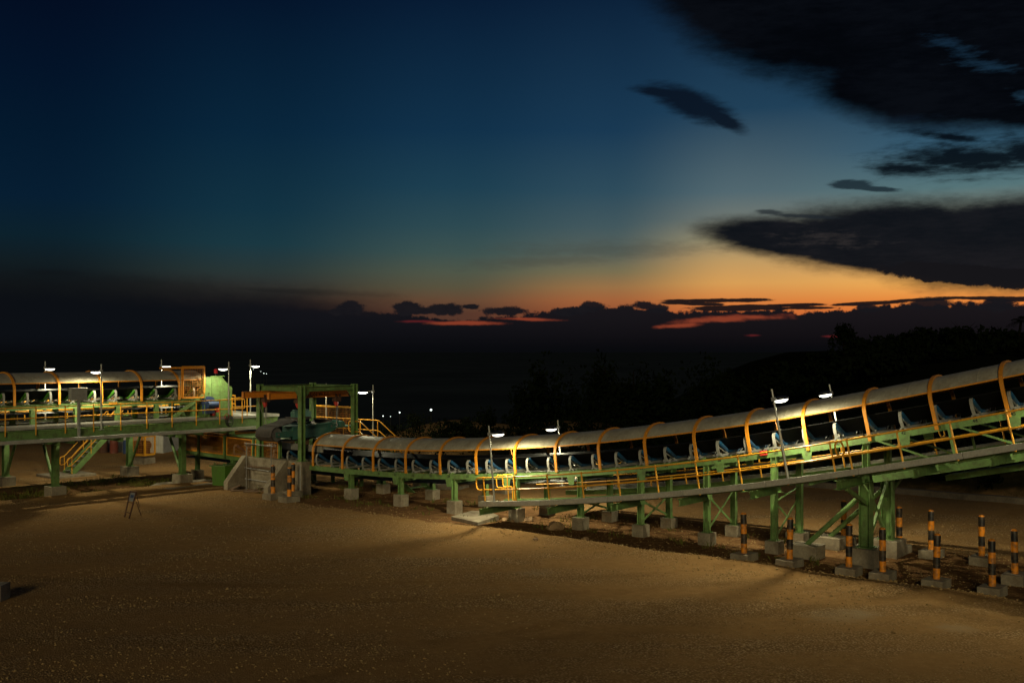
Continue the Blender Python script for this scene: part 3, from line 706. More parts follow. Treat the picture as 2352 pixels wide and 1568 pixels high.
# deck that carries it
deck = thing('platform', 'raised steel platform on green columns carrying the straight conveyor', 'platform', QZ(2,-.5,0))
DZ = 3.42; JE = 6.35
for wa, wb, ja in ((-1.62,-.25,-3.2),(2.55,4.25,-3.2),(-.24,2.54,5.55)):
    mb = MB(); mb.sweep([[QZ(j,wa,DZ-.05), QZ(j,wb,DZ-.05), QZ(j,wb,DZ), QZ(j,wa,DZ)] for j in (ja, JE-.02)]); mb.build('deck', M['grating'] if ja < 0 else M['galv'], deck)
mb = MB(); mb.ibeam(QZ(-3.2,-1.66,DZ-.27), QZ(JE,-1.66,DZ-.27), .14, .40); mb.ibeam(QZ(-3.2,4.32,DZ-.27), QZ(JE,4.32,DZ-.27), .14, .40); mb.ibeam(QZ(JE+.03,-1.58,DZ-.27), QZ(JE+.03,4.24,DZ-.27), .14, .40); mb.build('edge_beam', M['green'], deck)
mb = MB(); mb.beam(QZ(-3.2,-1.70,DZ+.045), QZ(JE+.05,-1.70,DZ+.045), .012, .13); mb.beam(QZ(JE+.05,-1.70,DZ+.045), QZ(JE+.05,4.25,DZ+.045), .012, .13); mb.beam(QZ(-3.2,-.55,DZ+.055), QZ(4.3,-.55,DZ+.055), .02, .12); mb.beam(QZ(-3.2,2.9,DZ+.055), QZ(JE,2.9,DZ+.055), .02, .12)
mb.build('toe_plate', M['galv'], deck)
for a, b in zip(np.arange(-3.2, 6.4, 1.6), np.arange(-1.6, 8.0, 1.6)):
    b = min(b, 6.5); mb = MB(); mb.box((QZ(a,-2.22,2.90)+QZ(b,-2.22,2.90))*.5, ((b-a)*PITCH-.01,.25,.15), (E3,A3,Z3)); mb.build('cable_tray', M['galv'], deck, bevel=.006)
for j in np.arange(-2.4, 6.4, 1.45):
    mb = MB(); mb.ibeam(QZ(j,-2.4,2.73), QZ(j,1,2.73), .12, .18, .014); mb.build('bracket', M['green'], deck)
for j in np.arange(-3.0, 6.4, 1.6):
    mb = MB(); mb.ibeam(QZ(j,-1.58,DZ-.2), QZ(j,4.24,DZ-.2), .1, .24, .014); mb.build('floor_beam', M['green'], deck)
# handrail along the near side and round the end
RZ = DZ+.98
for (pa, pb, n) in ((QZ(-3.1,-1.72,0), QZ(5.28,-1.72,0), 14), (QZ(5.45,-.2,0), QZ(JE,-.2,0), 3), (QZ(-3.1,4.38,0), QZ(JE,4.38,0), 10), (QZ(JE+.05,2.6,0), QZ(JE+.05,4.25,0), 3), (QZ(-3.1,3.2,0), QZ(4.5,3.2,0), 9)):
    mb = MB()
    for h in (RZ, RZ-.48): mb.tube([pa+Z3*h, pb+Z3*h], .03, 7)
    mb.tube(fillet([pb+Z3*(RZ-.48), pb+(pb-pa).normalized()*.15+Z3*(RZ-.48), pb+(pb-pa).normalized()*.15+Z3*RZ, pb+Z3*RZ], .1), .025, 7)
    mb.build('handrail', M['yellow'], deck, smooth=True)
    for q in range(n):
        p = pa+(pb-pa)*(q/(n-1)); mb = MB(); mb.tube([p+Z3*(DZ-.28), p+Z3*RZ], .03, 8)
        for h in (RZ, RZ-.48): mb.tube([p+Z3*(h-.04), p+Z3*(h+.04)], .036, 8)
        mb.build('handrail_post', M['yellow'], deck, smooth=True)
# bents
for (ju, wf, js) in ((j_at(127,.35), 6.1, 1), (j_at(419,.35), 6.0, 1), (-2.9, 6.1, 1)):
    zb = .48
    for w in (.35, wf):
        p = QZ(ju, w, zb); mb = MB(); mb.ibeam(p, QZ(ju,w,2.62), .28, .28, .022, up=A3); mb.box(p+Z3*.015, (.42,.42,.03), (E3,A3,Z3))
        c = mb.build('column', M['green'], deck); footing(c, p, (.85,.72), zb, ax=(A3,E3,Z3))
    mb = MB(); mb.ibeam(QZ(ju,-1.7,2.80-.0), QZ(ju,wf+.3,2.80), .2, .34); mb.build('cap_beam', M['green'], deck)
    for a, b in ((.50,1.75),(wf-.15,wf-1.4)): mb = MB(); mb.tube([QZ(ju,a,.62), QZ(ju,b,2.55)], .075, 10); mb.build('knee_brace', M['green'], deck, smooth=True)
# branch tray running off to the far left
mb = MB(); a = QZ(j_at(120,.2),.2,2.66); b = a-D3*9+V((0,0,.1)); mb.beam(a, b, .9, .06); mb.beam(a+N3*-.45-Z3*.03, b+N3*-.45-Z3*.03, .05, .2); mb.build('cable_tray', M['galv'], deck)
# upright junction box post in front
mb = MB(); pj_ = QZ(j_at(181,-1.8),-1.80,0); mb.beam(pj_+Z3*2.7, pj_+Z3*5.02, .11, .11); jb = mb.build('box_post', M['grey'], deck)
mb = MB(); mb.box(pj_+Z3*4.95+V((-.05,.02,0)), (.78,.3,.58), (E3,A3,Z3)); mb.build('junction_box', M['grey'], jb, bevel=.02)
cc_ = QZ(j_at(527,-1.8), -1.80, DZ-.12); ck = thing('cable_coil', 'dark coil of cable hung on the platform edge below the head chute', 'cable coil', cc_)
mb = MB()
for k in range(4):
    mb.tube([cc_+E3*math.cos(2*PI*q/16)*(.24-.03*k)+Z3*(math.sin(2*PI*q/16)*(.30-.03*k)-.02*k)-A3*.03*k for q in range(16)], .017, 5, closed=True)
mb.build('coil', M['black'], ck, smooth=True)
cr = QZ(j_at(521,-1.8), -1.80, DZ+.12); rk = thing('rope_coil', 'small red rope loop hung above the dark cable coil', 'rope', cr)
mb = MB(); mb.tube([cr+E3*math.cos(2*PI*q/14)*.12+Z3*math.sin(2*PI*q/14)*.14 for q in range(14)], .018, 5, closed=True); mb.build('loop', M['red'], rk, smooth=True)
# stairs down at the back left
st = thing('staircase', 'green steel stair with pale treads and yellow handrails under the platform', 'staircase', gnd(160,1088,0))
b0 = gnd(148,1086,.12); dirx = E3; run = 3.3; rise = 3.2; wd = A3*-.9
for s_ in (0, 1):
    o_ = b0+wd*s_; mb = MB(); mb.beam(o_, o_+dirx*run+Z3*rise, .05, .30); mb.build('stair_stringer', M['green'], st)
for k in range(13):
    p = b0+dirx*(run*(k+.6)/13)+Z3*(rise*(k+.6)/13)+wd*.5; mb = MB(); mb.box(p, (.25,.86,.035), (dirx,A3,Z3)); mb.build('tread', M['frame'], st)
for s_ in (0, 1):
    o_ = b0+wd*s_*1.03-wd*.015; mb = MB()
    for h in (.95, .5): mb.tube([o_+Z3*h, o_+dirx*run+Z3*(rise+h)], .024, 7)
    mb.tube(fillet([o_+Z3*.5, o_-dirx*.25+Z3*.45, o_-dirx*.25+Z3*.9, o_+Z3*.95], .12), .024, 7)
    for k in range(4):
        p = o_+dirx*run*(k/3.)+Z3*rise*(k/3.); mb.tube([p, p+Z3*.95], .025, 7)
    mb.build('handrail', M['yellow'], st, smooth=True)
mb = MB(); c = b0+dirx*-.1+wd*.5; mb.box((c.x,c.y,.02), (2.4,2.2,.24), (E3,A3,Z3)); tag(mb.build('concrete_slab', M['concrete'], bevel=.015), 'square concrete slab under the foot of the stair', 'slab')
mb = MB(); pl = [gnd(337,1119,.02), gnd(395,1123,.02), gnd(470,1112,.02), gnd(560,1106,.02), gnd(470,1100,.02), gnd(360,1108,.02)]
mb.prism([p-Z3*.3 for p in pl], V((0,0,.30))); tag(mb.build('concrete_slab', M['concrete'], bevel=.01), 'broad worn concrete slab on the soil strip left of the green bin', 'slab')

# caged take-up unit behind the left columns
cg = thing('guard_cage', 'yellow mesh cage round machinery on a concrete block below the platform', 'guard cage', gnd(335,1063,0))
o_ = gnd(304,1064,0); o_ = V((o_.x, o_.y, 0)); fx = V((.93,-.36,0)); fy = V((.36,.93,0))
mesh_panel(cg, o_+Z3*.55, fx, Z3, .95, 1.15, cell=.12, wire=.012, border=.07, fmat=M['yellow'])
mesh_panel(cg, o_+Z3*.55+fx*-.02, fy, Z3, .9, 1.15, cell=.12, wire=.012, border=.07, fmat=M['yellow'])
mesh_panel(cg, o_+Z3*.55+fx*.97, fy, Z3, .9, 1.15, cell=.12, wire=.012, border=.07, fmat=M['yellow'])
mb = MB(); mb.tube([o_+fx*.15+fy*.5+Z3*1.1, o_+fx*.8+fy*.5+Z3*1.1], .30, 16); mb.box(o_+fx*.48+fy*.48+Z3*.72, (.6,.5,.3), (fx,fy,Z3)); mb.build('pulley', M['rust'], cg, smooth=True)
mb = MB(); mb.box(o_+fx*.48+fy*.45+Z3*.02, (1.0,1.0,.64), (fx,fy,Z3)); mb.build('plinth', M['concrete'], cg, bevel=.02)

# white ribbed shed far behind the stair
sh = thing('storage_shed', 'small white ribbed storage shed far behind the stair', 'shed', gnd(270,1037,0))
o_ = gnd(243,1038,0); fx = V((.97,-.22,0)); fy = V((.22,.97,0))
mb = MB(); mb.box(o_+fx*2.2+fy*1.2+Z3*1.2, (4.4,2.4,2.4), (fx,fy,Z3))
for k in range(28): mb.box(o_+fx*(.1+k*.157)-fy*.012+Z3*1.2, (.06,.03,2.3), (fx,fy,Z3))
mb.build('wall', M['white'], sh)
mb = MB(); mb.box(o_+fx*2.2+fy*1.2+Z3*2.45, (4.6,2.6,.08), (fx,fy,Z3)); mb.build('roof', M['galv'], sh)
mb = MB(); mb.box(o_+fx*.9-fy*.03+Z3*1.0, (.9,.04,2.0), (fx,fy,Z3)); mb.build('door', M['grey'], sh)
for k, (dx_, cm, lab) in enumerate(((.3,'rust','rusty drum at the left of the row before the white shed'), (1.1,'drumred','reddish drum standing second before the white shed'), (2.1,'blue','dark blue drum third before the white shed'), (2.9,'rust','brown drum at the right end before the white shed'))):
    p = o_+fx*dx_-fy*.7; p = V((p.x, p.y, gz(p.x,p.y))); d = thing('oil_drum', lab, 'drum', p, 'drums in front of the white shed')
    mb = MB(); mb.tube([p, p+Z3*.28, p+Z3*.30, p+Z3*.58, p+Z3*.60, p+Z3*.88], [.28,.28,.295,.28,.295,.28], 14); mb.build('body', M[cm], d, smooth=True)
    mb = MB(); mb.tube([p+Z3*.88, p+Z3*.90], .25, 14); mb.build('lid', M[cm], d)

# ================================================================== hoist frame
B = V((-10.31, 52.28, 0)); LA, LM = 3.25, 3.47
PA, PB, PC, PD = B-D3*LA, B, B-D3*LA+N3*LM, B+N3*LM
ZT, WB = 5.27, 1.56
hf = thing('hoist_frame', 'green portal frame with orange overhead hoist beams at the conveyor tail', 'hoist frame', B)
for p, zb in ((PA, WB), (PB, WB), (PC, 0), (PD, 0)):
    mb = MB(); mb.ibeam(p+Z3*zb, p+Z3*ZT, .26, .26, .022, up=N3); mb.box(p+Z3*(zb+.015), (.4,.4,.03), (D3,N3,Z3)); mb.build('post', M['green'], hf)
for a, b in ((PA,PB),(PB,PD),(PC,PD),(PA,PC)):
    d = (b-a).normalized(); mb = MB(); mb.ibeam(a+d*.135+Z3*(ZT-.19), b-d*.135+Z3*(ZT-.19), .16, .24, .016); mb.build('top_beam', M['green'], hf)
mb = MB()
for p, d in ((PB,-D3),(PB,N3),(PD,-N3),(PA,D3)): mb.prism([p+d*.14+Z3*(ZT-.32), p+d*.5+Z3*(ZT-.32), p+d*.14+Z3*(ZT-.72)], d.cross(Z3)*.02)
mb.build('gusset', M['green'], hf)
MZ = ZT-.32-.165
for off, a, b in ((-.55,-1.6,3.55),(-2.68,-1.5,3.55)):
    p0 = B+D3*off+N3*a+Z3*MZ; p1 = B+D3*off+N3*b+Z3*MZ
    mb = MB(); mb.ibeam(p0, p1, .15, .32, .02); mb.beam(p0, p0+N3*.015, .15, .32); mo = mb.build('hoist_beam', M['mono'], hf)
    if off > -1: text_mesh('9 TON W.L.L.', .30, 'lettering', M['decal'], mo, p0+N3*3.05-D3*(.013)*-1+V((0,0,0))-D3*.0+D3*-.0+(D3*-1)*-.0, N3, Z3)
# lettering on the face turned to the viewer (towards +D)
for o in list(bpy.data.objects):
    if o.name.startswith('lettering'): o.location = (o.location+D3*.0)
# hoists
def hoist(label, off, along, drop):
    p = B+D3*off+N3*along+Z3*(MZ-.16); h = thing('chain_hoist', label, 'hoist', p, 'chain hoists on the orange beams')
    mb = MB(); mb.box(p-Z3*.14, (.30,.34,.2), (D3,N3,Z3))
    for s_ in (-1, 1): mb.box(p+N3*.12*s_+D3*.10+Z3*.03, (.02,.12,.22), (D3,N3,Z3))
    mb.build('trolley', M['rust'], h)
    mb = MB(); mb.tube([p-Z3*.2-D3*.06, p-Z3*.35-D3*.04, p-Z3*.5], [.10,.12,.06], 10); mb.build('gear_case', M['red'], h, smooth=True)
    mb = MB(); mb.tube([p-Z3*.5, p-Z3*drop], .022, 6); mb.tube([p-Z3*.45+D3*.07, p-Z3*(drop*.9)+D3*.09, p-Z3*.5+D3*.12], .012, 5); mb.build('chain', M['steel'], h)
    hk = fillet([p-Z3*drop, p-Z3*(drop+.12)+D3*.07, p-Z3*(drop+.22), p-Z3*(drop+.14)-D3*.07], .08); mb = MB(); mb.tube(hk, .02, 6); mb.build('hook', M['steel'], h)
hoist('red chain hoist hanging by the lettered end of the orange beam', -.55, 2.75, 1.35)
hoist('rusty chain hoist hanging from the left orange beam above the dark belt end', -2.68, -.1, 1.2)
hoist('chain hoist half hidden behind the nearest green post', -.55, .25, 1.05)

# ================================================================== overband magnet under it
mg = thing('magnetic_separator', 'teal overband magnet with a worn dark belt slung under the hoist frame', 'separator', B-D3*1.6+N3*1.2+Z3*2.7)
ca = B-D3*1.55+N3*-.15; HW = .62
def mp_(a, s_, z): return ca+N3*a+D3*s_+Z3*z
zc0 = 2.86; r0 = .37; Lm = 3.3; tilt = .0
loop = []
for k in range(13): a = PI/2+PI*k/12; loop.append((-.6+r0*math.cos(a), zc0+r0*math.sin(a)))
loop += [(1.2, zc0-r0-.03)]
for k in range(13): a = -PI/2+PI*k/12; loop.append((Lm-.5+r0*.9*math.cos(a), zc0+.25+r0*.9*math.sin(a)))
loop += [(1.6, zc0+.70), (.55, zc0+.68), (.25, zc0+.55)]
mb = MB()
def lp(s_, sc): return [mp_(a, s_, z) for a, z in loop]
n = len(loop); cx_ = sum(a for a,_ in loop)/n; cz_ = sum(z for _,z in loop)/n
inn = [(a+(.03 if a < 1 else -.03), z+(.03 if z < cz_ else -.03)) for a, z in loop]
mb.sweep([lp(-HW,1), lp(HW,1)], caps=False); mb.sweep([[mp_(a,-HW,z) for a,z in inn], [mp_(a,HW,z) for a,z in inn]], caps=False)
for s_ in (-HW, HW):
    for q in range(n):
        a, b = loop[q], loop[(q+1)%n]; c_, d_ = inn[q], inn[(q+1)%n]; mb.quad(mp_(a[0],s_,a[1]), mp_(b[0],s_,b[1]), mp_(d_[0],s_,d_[1]), mp_(c_[0],s_,c_[1]))
for k in (0.1, .55): pass
mb.build('separator_belt', M['oldrubber'], mg, smooth=True)
mb = MB()
for a, z in ((-.45, zc0+r0+.03), (.9, zc0+.73), (1.55, zc0+.745)): mb.box(mp_(a,0,z), (1.2,.06,.06), (D3,N3,Z3))
mb.box(mp_(-.6-r0-.02,0,zc0-.1), (1.2,.05,.06), (D3,N3,Z3)); mb.build('cleat', M['oldrubber'], mg)
for a, z, r in ((-.6, zc0, r0-.04), (Lm-.5, zc0+.25, r0*.9-.04)):
    mb = MB(); mb.tube([mp_(a,-HW+.04,z), mp_(a,HW-.04,z)], r, 18); mb.tube([mp_(a,-HW-.12,z), mp_(a,HW+.12,z)], .06, 10); mb.build('drum', M['steel'], mg, smooth=True)
for s_ in (-1, 1):
    mb = MB(); w = s_*(HW+.06)
    mb.prism([mp_(-.75,w,zc0-.14), mp_(.3,w,zc0-.14), mp_(.3,w,zc0+.14), mp_(-.75,w,zc0+.12)], D3*.03*s_)
    mb.prism([mp_(.3,w,zc0-.28), mp_(Lm-.9,w,zc0-.18), mp_(Lm-.2,w,zc0+.08), mp_(Lm-.2,w,zc0+.44), mp_(.3,w,zc0+.30)], D3*.045*s_)
    mb.beam(mp_(.3,w+.03*s_,zc0+.31), mp_(Lm-.2,w+.03*s_,zc0+.45), .12, .03); mb.beam(mp_(.3,w+.03*s_,zc0-.28), mp_(Lm-.9,w+.03*s_,zc0-.18), .12, .03)
    mb.build('side_frame', M['teal'], mg)
mb = MB(); mb.box(mp_(1.35,0,zc0+.02), (1.15,1.5,.62), (D3,N3,Z3)); mb.build('magnet_core', M['teal'], mg, bevel=.03)
mb = MB(); mb.box(mp_(1.7,-.35,zc0+.86), (.35,1.1,.3), (D3,N3,Z3)); mb.box(mp_(1.3,-.35,zc0+1.05), (.2,.25,.12), (D3,N3,Z3)); mb.box(mp_(2.1,-.35,zc0+1.05), (.14,.16,.12), (D3,N3,Z3)); mb.build('oil_tank', M['teal'], mg, bevel=.03)
mb = MB(); mb.tube([mp_(Lm-.05,HW+.12,zc0+.34), mp_(Lm-.05,HW+.45,zc0+.34)], .17, 14); mb.box(mp_(Lm-.25,HW+.1,zc0+.42), (.2,.3,.25), (D3,N3,Z3)); mb.prism([mp_(Lm-.4,HW+.05,zc0+.16), mp_(Lm+.75,HW+.05,zc0+.2), mp_(Lm+.75,HW+.05,zc0+.24), mp_(Lm-.4,HW+.05,zc0+.22)], D3*.4); mb.build('drive_motor', M['teal'], mg, smooth=True)
mb = MB()
for a, s_, oo, al in ((-.1,-.55,-2.68,-.1), (.2,.55,-.55,.25), (2.6,.55,-.55,2.75)):
    pass
mb.tube([B+D3*-2.68+N3*-.1+Z3*3.6, mp_(.0,-.62,zc0+.6), mp_(-.1,-.66,zc0+.25)], .018, 6); mb.tube([B+D3*-2.68+N3*-.6+Z3*4.6, mp_(-.5,-.62,zc0+.9), mp_(-.45,-.66,zc0+.3)], .014, 6); mb.tube([B+D3*-.55+N3*2.75+Z3*3.25, mp_(2.75,.6,zc0+.42)], .018, 6); mb.tube([B+D3*-.55+N3*.25+Z3*3.5, mp_(.4,.5,zc0+.7)], .018, 6); mb.build('sling_chain', M['steel'], mg)

# ================================================================== concrete abutment and props
ab = thing('concrete_abutment', 'concrete tail abutment with two sloping wing walls under the hoist frame', 'abutment', B)
x0 = B-D3*4.17-N3*.35
mb = MB(); mb.box(x0+D3*(4.52/2)+N3*.35+Z3*(WB/2-.2), (4.52,.62,WB+.4), (D3,N3,Z3)); mb.build('wall', M['concrete'], ab, bevel=.02)
for off, dz, le in ((-4.0, .02, 1.22), (-.81, -.02, 1.22)):
    w = .34; o_ = B+D3*(off-w/2)-N3*.33
    pts = [o_-Z3*.3, o_+Z3*(WB+dz+.05), o_-N3*.12+Z3*(WB+dz+.05), o_-N3*le+Z3*.38, o_-N3*le-Z3*.3]
    mb = MB(); mb.prism(pts, D3*w); mb.build('wing_wall', M['concrete'], ab, bevel=.02)
mb = MB(); o_ = B+D3*.42-N3*.62; mb.box(o_+Z3*.75+D3*.22, (.05,.012,1.4), (D3,N3,Z3)); mb.build('conduit', M['galv'], ab)
# scaffold between the wing walls
sc = thing('scaffold', 'tube scaffold with rough planks between the concrete wing walls', 'scaffold', B-D3*1.6-N3*1.9)
s0 = gnd(566,1122); s1 = gnd(623,1129)
for p in (s0, s1, s0+N3*1.3, s1+N3*1.3):
    mb = MB(); mb.tube([p, p+Z3*2.35], .026, 7); mb.tube([p, p+Z3*.03], .07, 8); mb.build('standard', M['steel'], sc)
for a, b, h in ((s0,s1,2.3),(s0,s1,1.05),(s0,s1,.5),(s0,s0+N3*1.3,1.05),(s1,s1+N3*1.3,1.05),(s0,s0+N3*1.3,2.2)):
    mb = MB(); mb.tube([a+Z3*h-(b-a).normalized()*.12, b+Z3*(h-.05)+(b-a).normalized()*.12], .026, 7)
    mb.build('ledger', M['steel'], sc)
for k in range(3):
    mb = MB(); p = s0+N3*(.25+k*.33)+Z3*(1.12+.012*k); mb.box(p+(s1-s0)*.5, ((s1-s0).length+.3,.26,.045), ((s1-s0).normalized(),N3,Z3)); mb.build('plank', M['wood'], sc)
for k, (du, dv, ln, an, lab) in enumerate(((560,1127,1.3,.35,'long plank at the left of the timber scraps below the wing wall'), (585,1131,1.1,-.2,'broken board in the middle of the timber scraps'), (602,1124,1.4,.9,'pale board leaning across the timber scraps by the scaffold foot'), (541,1125,.7,1.2,'short dark timber offcut at the far left of the scraps'))):
    p = gnd(du, dv, 0); z = gz(p.x, p.y); ax = V((math.cos(an), math.sin(an), .06*k)).normalized(); sd = ax.cross(Z3).normalized(); p = V((p.x,p.y,z+.05+.03*k))
    mb = MB(); mb.box(p, (ln,.22,.05), (ax, sd, sd.cross(ax)*-1)); tag(mb.build('plank', M['wood']), lab, 'plank', 'timber scraps by the abutment')

# far side access platform with steps, behind the hoist frame
ap = thing('access_platform', 'small raised platform with yellow rails and mesh infill behind the hoist frame', 'platform', PV(.3, 4.2, 0))
pz = 2.29
mb = MB(); mb.hexa([PV(-2.7,3.2,pz-.06), PV(.04,3.2,pz-.06), PV(.04,4.6,pz-.06), PV(-2.7,4.6,pz-.06)], [PV(-2.7,3.2,pz), PV(.04,3.2,pz), PV(.04,4.6,pz), PV(-2.7,4.6,pz)]); mb.build('deck', M['grating'], ap)
for i in (-2.5, -1.1, -.06):
    for w in (3.3, 4.5):
        mb = MB(); mb.ibeam(PV(i,w,-.2), PV(i,w,pz-.07), .14, .14, .012, up=N3); mb.build('leg', M['green'], ap)
for w in (3.25, 4.55):
    a, b = -2.6 if w > 4 else -.35, -.08
    mb = MB()
    c1, c2 = PV(2.7,w,1.35), PV(3.35,w,.75)
    for h in (1.05, .52): mb.tube(fillet([PV(a,w,pz+h), PV(b,w,pz+h), PV(b+1.35,w,pz+h-1.75), PV(b+1.6,w,pz+h-2.1)], .2), .026, 7)
    if w < 4: mb.tube(fillet([PV(a,w,pz+.52), PV(a-.15,w,pz+.52), PV(a-.15,w,pz+1.05), PV(a,w,pz+1.05)], .15), .026, 7)
    mb.build('handrail', M['yellow'], ap, smooth=True)
    for i in np.arange(a, -.05, .62 if w > 4 else .25):
        mb = MB(); mb.tube([PV(i,w,pz-.1), PV(i,w,pz+1.05)], .027, 8); mb.build('handrail_post', M['yellow'], ap, smooth=True)
    for i, z in ((.48, pz-.66), (1.12, pz-1.5)):
        mb = MB(); mb.tube([PV(i,w,z-.15), PV(i,w,z+1.02)], .027, 8); mb.build('handrail_post', M['yellow'], ap, smooth=True)
    mb = MB(); mb.beam(PV(-.02,w,pz-.1), PV(1.8,w,pz-2.45), .05, .25); mb.build('stair_stringer', M['green'], ap)
for k in range(10):
    f_ = (k+.5)/10; mb = MB(); c_ = PV(.04+1.75*f_, 3.9, pz-.05-2.4*f_); mb.box(c_, (.24,1.2,.035), (D3,N3,Z3)); mb.build('tread', M['green'], ap)
mesh_panel(ap, PV(-2.45,4.35,pz+.12), D3, Z3, 3.3, 1.55, cell=.11, wire=.011, border=.06, fmat=M['yellow'])

# ================================================================== skip bin, sign stand
bn = thing('skip_bin', 'green steel skip bin with lifting lugs beside the left wing wall', 'skip bin', gnd(520,1113,0))
b0 = gnd(516.5,1114.5,0); b0 = V((b0.x,b0.y,gz(b0.x,b0.y)-.02)); fx = V((-.90,.20,0)).normalized(); fy = V((.60,.80,0))
W_, Lb, H_ = .72, 1.9, 1.02
def bb(a, b, z): return b0+fx*a+fy*b+Z3*z
mb = MB(); mb.hexa([bb(0,0,0), bb(W_*.97,0,0), bb(W_*.97,Lb,0), bb(0,Lb,0)], [bb(-.04,-.04,H_), bb(W_+.02,-.04,H_), bb(W_+.02,Lb+.04,H_), bb(-.04,Lb+.04,H_)]); mb.build('body', M['binpaint'], bn, bevel=.012)
mb = MB(); mb.hexa([bb(-.09,-.09,H_+.002), bb(W_+.09,-.09,H_+.002), bb(W_+.09,Lb+.09,H_+.002), bb(-.09,Lb+.09,H_+.002)], [bb(-.09,-.09,H_+.06), bb(W_+.09,-.09,H_+.06), bb(W_+.09,Lb+.09,H_+.06), bb(-.09,Lb+.09,H_+.06)]); mb.build('rim', M['green'], bn, bevel=.008)
for a, b in ((.08,.05),(W_-.1,.05),(.05,Lb-.3),(W_-.1,Lb-.3)):
    mb = MB(); mb.tube([bb(a-.05,b,H_+.06), bb(a-.05,b,H_+.13), bb(a,b,H_+.17), bb(a+.05,b,H_+.13), bb(a+.05,b,H_+.06)], .022, 6); mb.build('lifting_lug', M['green'], bn)

sg = thing('sign_stand', 'thin dark leaning sign stand with a small notice, alone on the gravel', 'sign stand', gnd(298,1189,0))
f0, f1 = gnd(286,1187,0), gnd(296.5,1190,0); t0, t1 = at(299.5,1128,f0.y+.38), at(313,1130,f1.y+.38)
bk = gnd(324,1183,0)
mb = MB()
for a, b in ((f0,t0),(f1,t1),(t0,t1)): mb.beam(a, b, .045, .045)
for k in (.20,.58): mb.beam(f0+(t0-f0)*k, f1+(t1-f1)*k, .03, .03)
mb.build('frame', M['rust'], sg)
mb = MB(); mb.beam((t0+t1)*.5-Z3*.35+V((.1,0,0)), bk, .022, .022); mb.beam(t1, t1*.35+bk*.65, .02, .02); mb.build('back_leg', M['rust'], sg)
p_ = [f0+(t0-f0)*k for k in (.64,.97)]; q_ = [f1+(t1-f1)*k for k in (.64,.97)]; off = V((0,-.03,0))
def lerp(a, b, t): return a+(b-a)*t
mb = MB(); mb.prism([lerp(p_[0],q_[0],.12)+off, lerp(p_[0],q_[0],.88)+off, lerp(p_[1],q_[1],.88)+off, lerp(p_[1],q_[1],.12)+off], V((0,.012,0))); nb = mb.build('notice', M['notice'], sg)
a_, b_2 = lerp(p_[0],p_[1],.42), lerp(q_[0],q_[1],.42); c_2, d_2 = lerp(p_[0],p_[1],.75), lerp(q_[0],q_[1],.75); off = V((0,-.034,0))
mb = MB(); mb.prism([lerp(a_,b_2,.25)+off, lerp(a_,b_2,.8)+off, lerp(c_2,d_2,.8)+off, lerp(c_2,d_2,.25)+off], V((0,.003,0))); mb.build('emblem', M['blue'], nb)

# small concrete inlet box at the left edge of the yard
o_ = gnd(3,1381,0)
pt = thing('drain_box', 'small concrete drain box with a dark opening at the left edge of the yard', 'drain', o_)
mb = MB()
for c_, s_ in (((-.06,.25,.16),(.12,.6,.56)), ((-.62,.25,.16),(.12,.6,.56)), ((-.34,.52,.16),(.44,.08,.56)), ((-.34,.25,.415),(.437,.45,.05))): mb.box(o_+V(c_), s_)
mb.build('frame', M['concrete'], pt, bevel=.012)

# ================================================================== bollards
def bollard():
    o = thing('bollard', '', 'bollard', (0,0,0), 'yellow and black bollards')
    mb = MB(); r = .10
    rings = [[V((math.cos(2*PI*q/20)*rr, math.sin(2*PI*q/20)*rr, z)) for q in range(20)] for rr, z in ((r,.20),(r,.577),(r,.90),(r,1.22),(r,1.52),(r*.93,1.56),(r*.70,1.585),(r*.35,1.60))]
    mb.sweep(rings); mb.build('post', M['banded'], o, smooth=True, local=True)
    mb = MB(); mb.box((0,0,.06), (.62,.80,.40), (V((1,0,0)),V((0,1,0)),Z3)); mb.build('footing', M['concrete'], o, bevel=.018, local=True)
    return o
BOL = [(627.2,1132.5,'bollard beside the scaffold, leftmost of the three by the abutment'), (664.1,1139,'bollard standing nearest the viewer of the three by the abutment'), (672.3,1127,'bollard half hidden behind its neighbour by the abutment'),
 (1709.5,1269,'bollard at the left end of the front row, before a conveyor leg'), (1813.5,1282.6,'bollard in the front row just left of the raking brace foot'), (1949.5,1300.3,'bollard in the front row just left of the big trestle leg'), (2027.5,1311.2,'bollard in the front row just right of the big trestle leg'),
 (2150.2,1328.3,'bollard in the front row third from its right end'), (2279.4,1344.6,'bollard lowest in the picture, nearest to the viewer'), (2331.5,1315.7,'bollard at the far right edge of the picture'),
 (2255.2,1275.4,'shaded bollard in the back row farthest right'), (2139.6,1261,'bollard in the back row second from its right end'), (2065.7,1251,'bollard in the back row touching the far trestle leg in view'), (1938.2,1232.9,'bollard behind the raking braces'), (1832.6,1219,'bollard mostly hidden behind a far conveyor leg')]
pb = None
for k, (u, v, lab) in enumerate(BOL):
    p = gnd(u, v, .26); o = bollard() if pb is None else copy_tree(pb)
    if pb is None: pb = o
    o.location = (p.x, p.y, gz(p.x,p.y)-.0+min(.05, max(-.05, .0-gz(p.x,p.y)))); o.rotation_euler = (random.uniform(-.022,.022), random.uniform(-.022,.022), math.atan2(DY, DX)+random.uniform(-.06,.06)); o['label'] = 'yellow and black '+lab
    o.location.z = 0.0

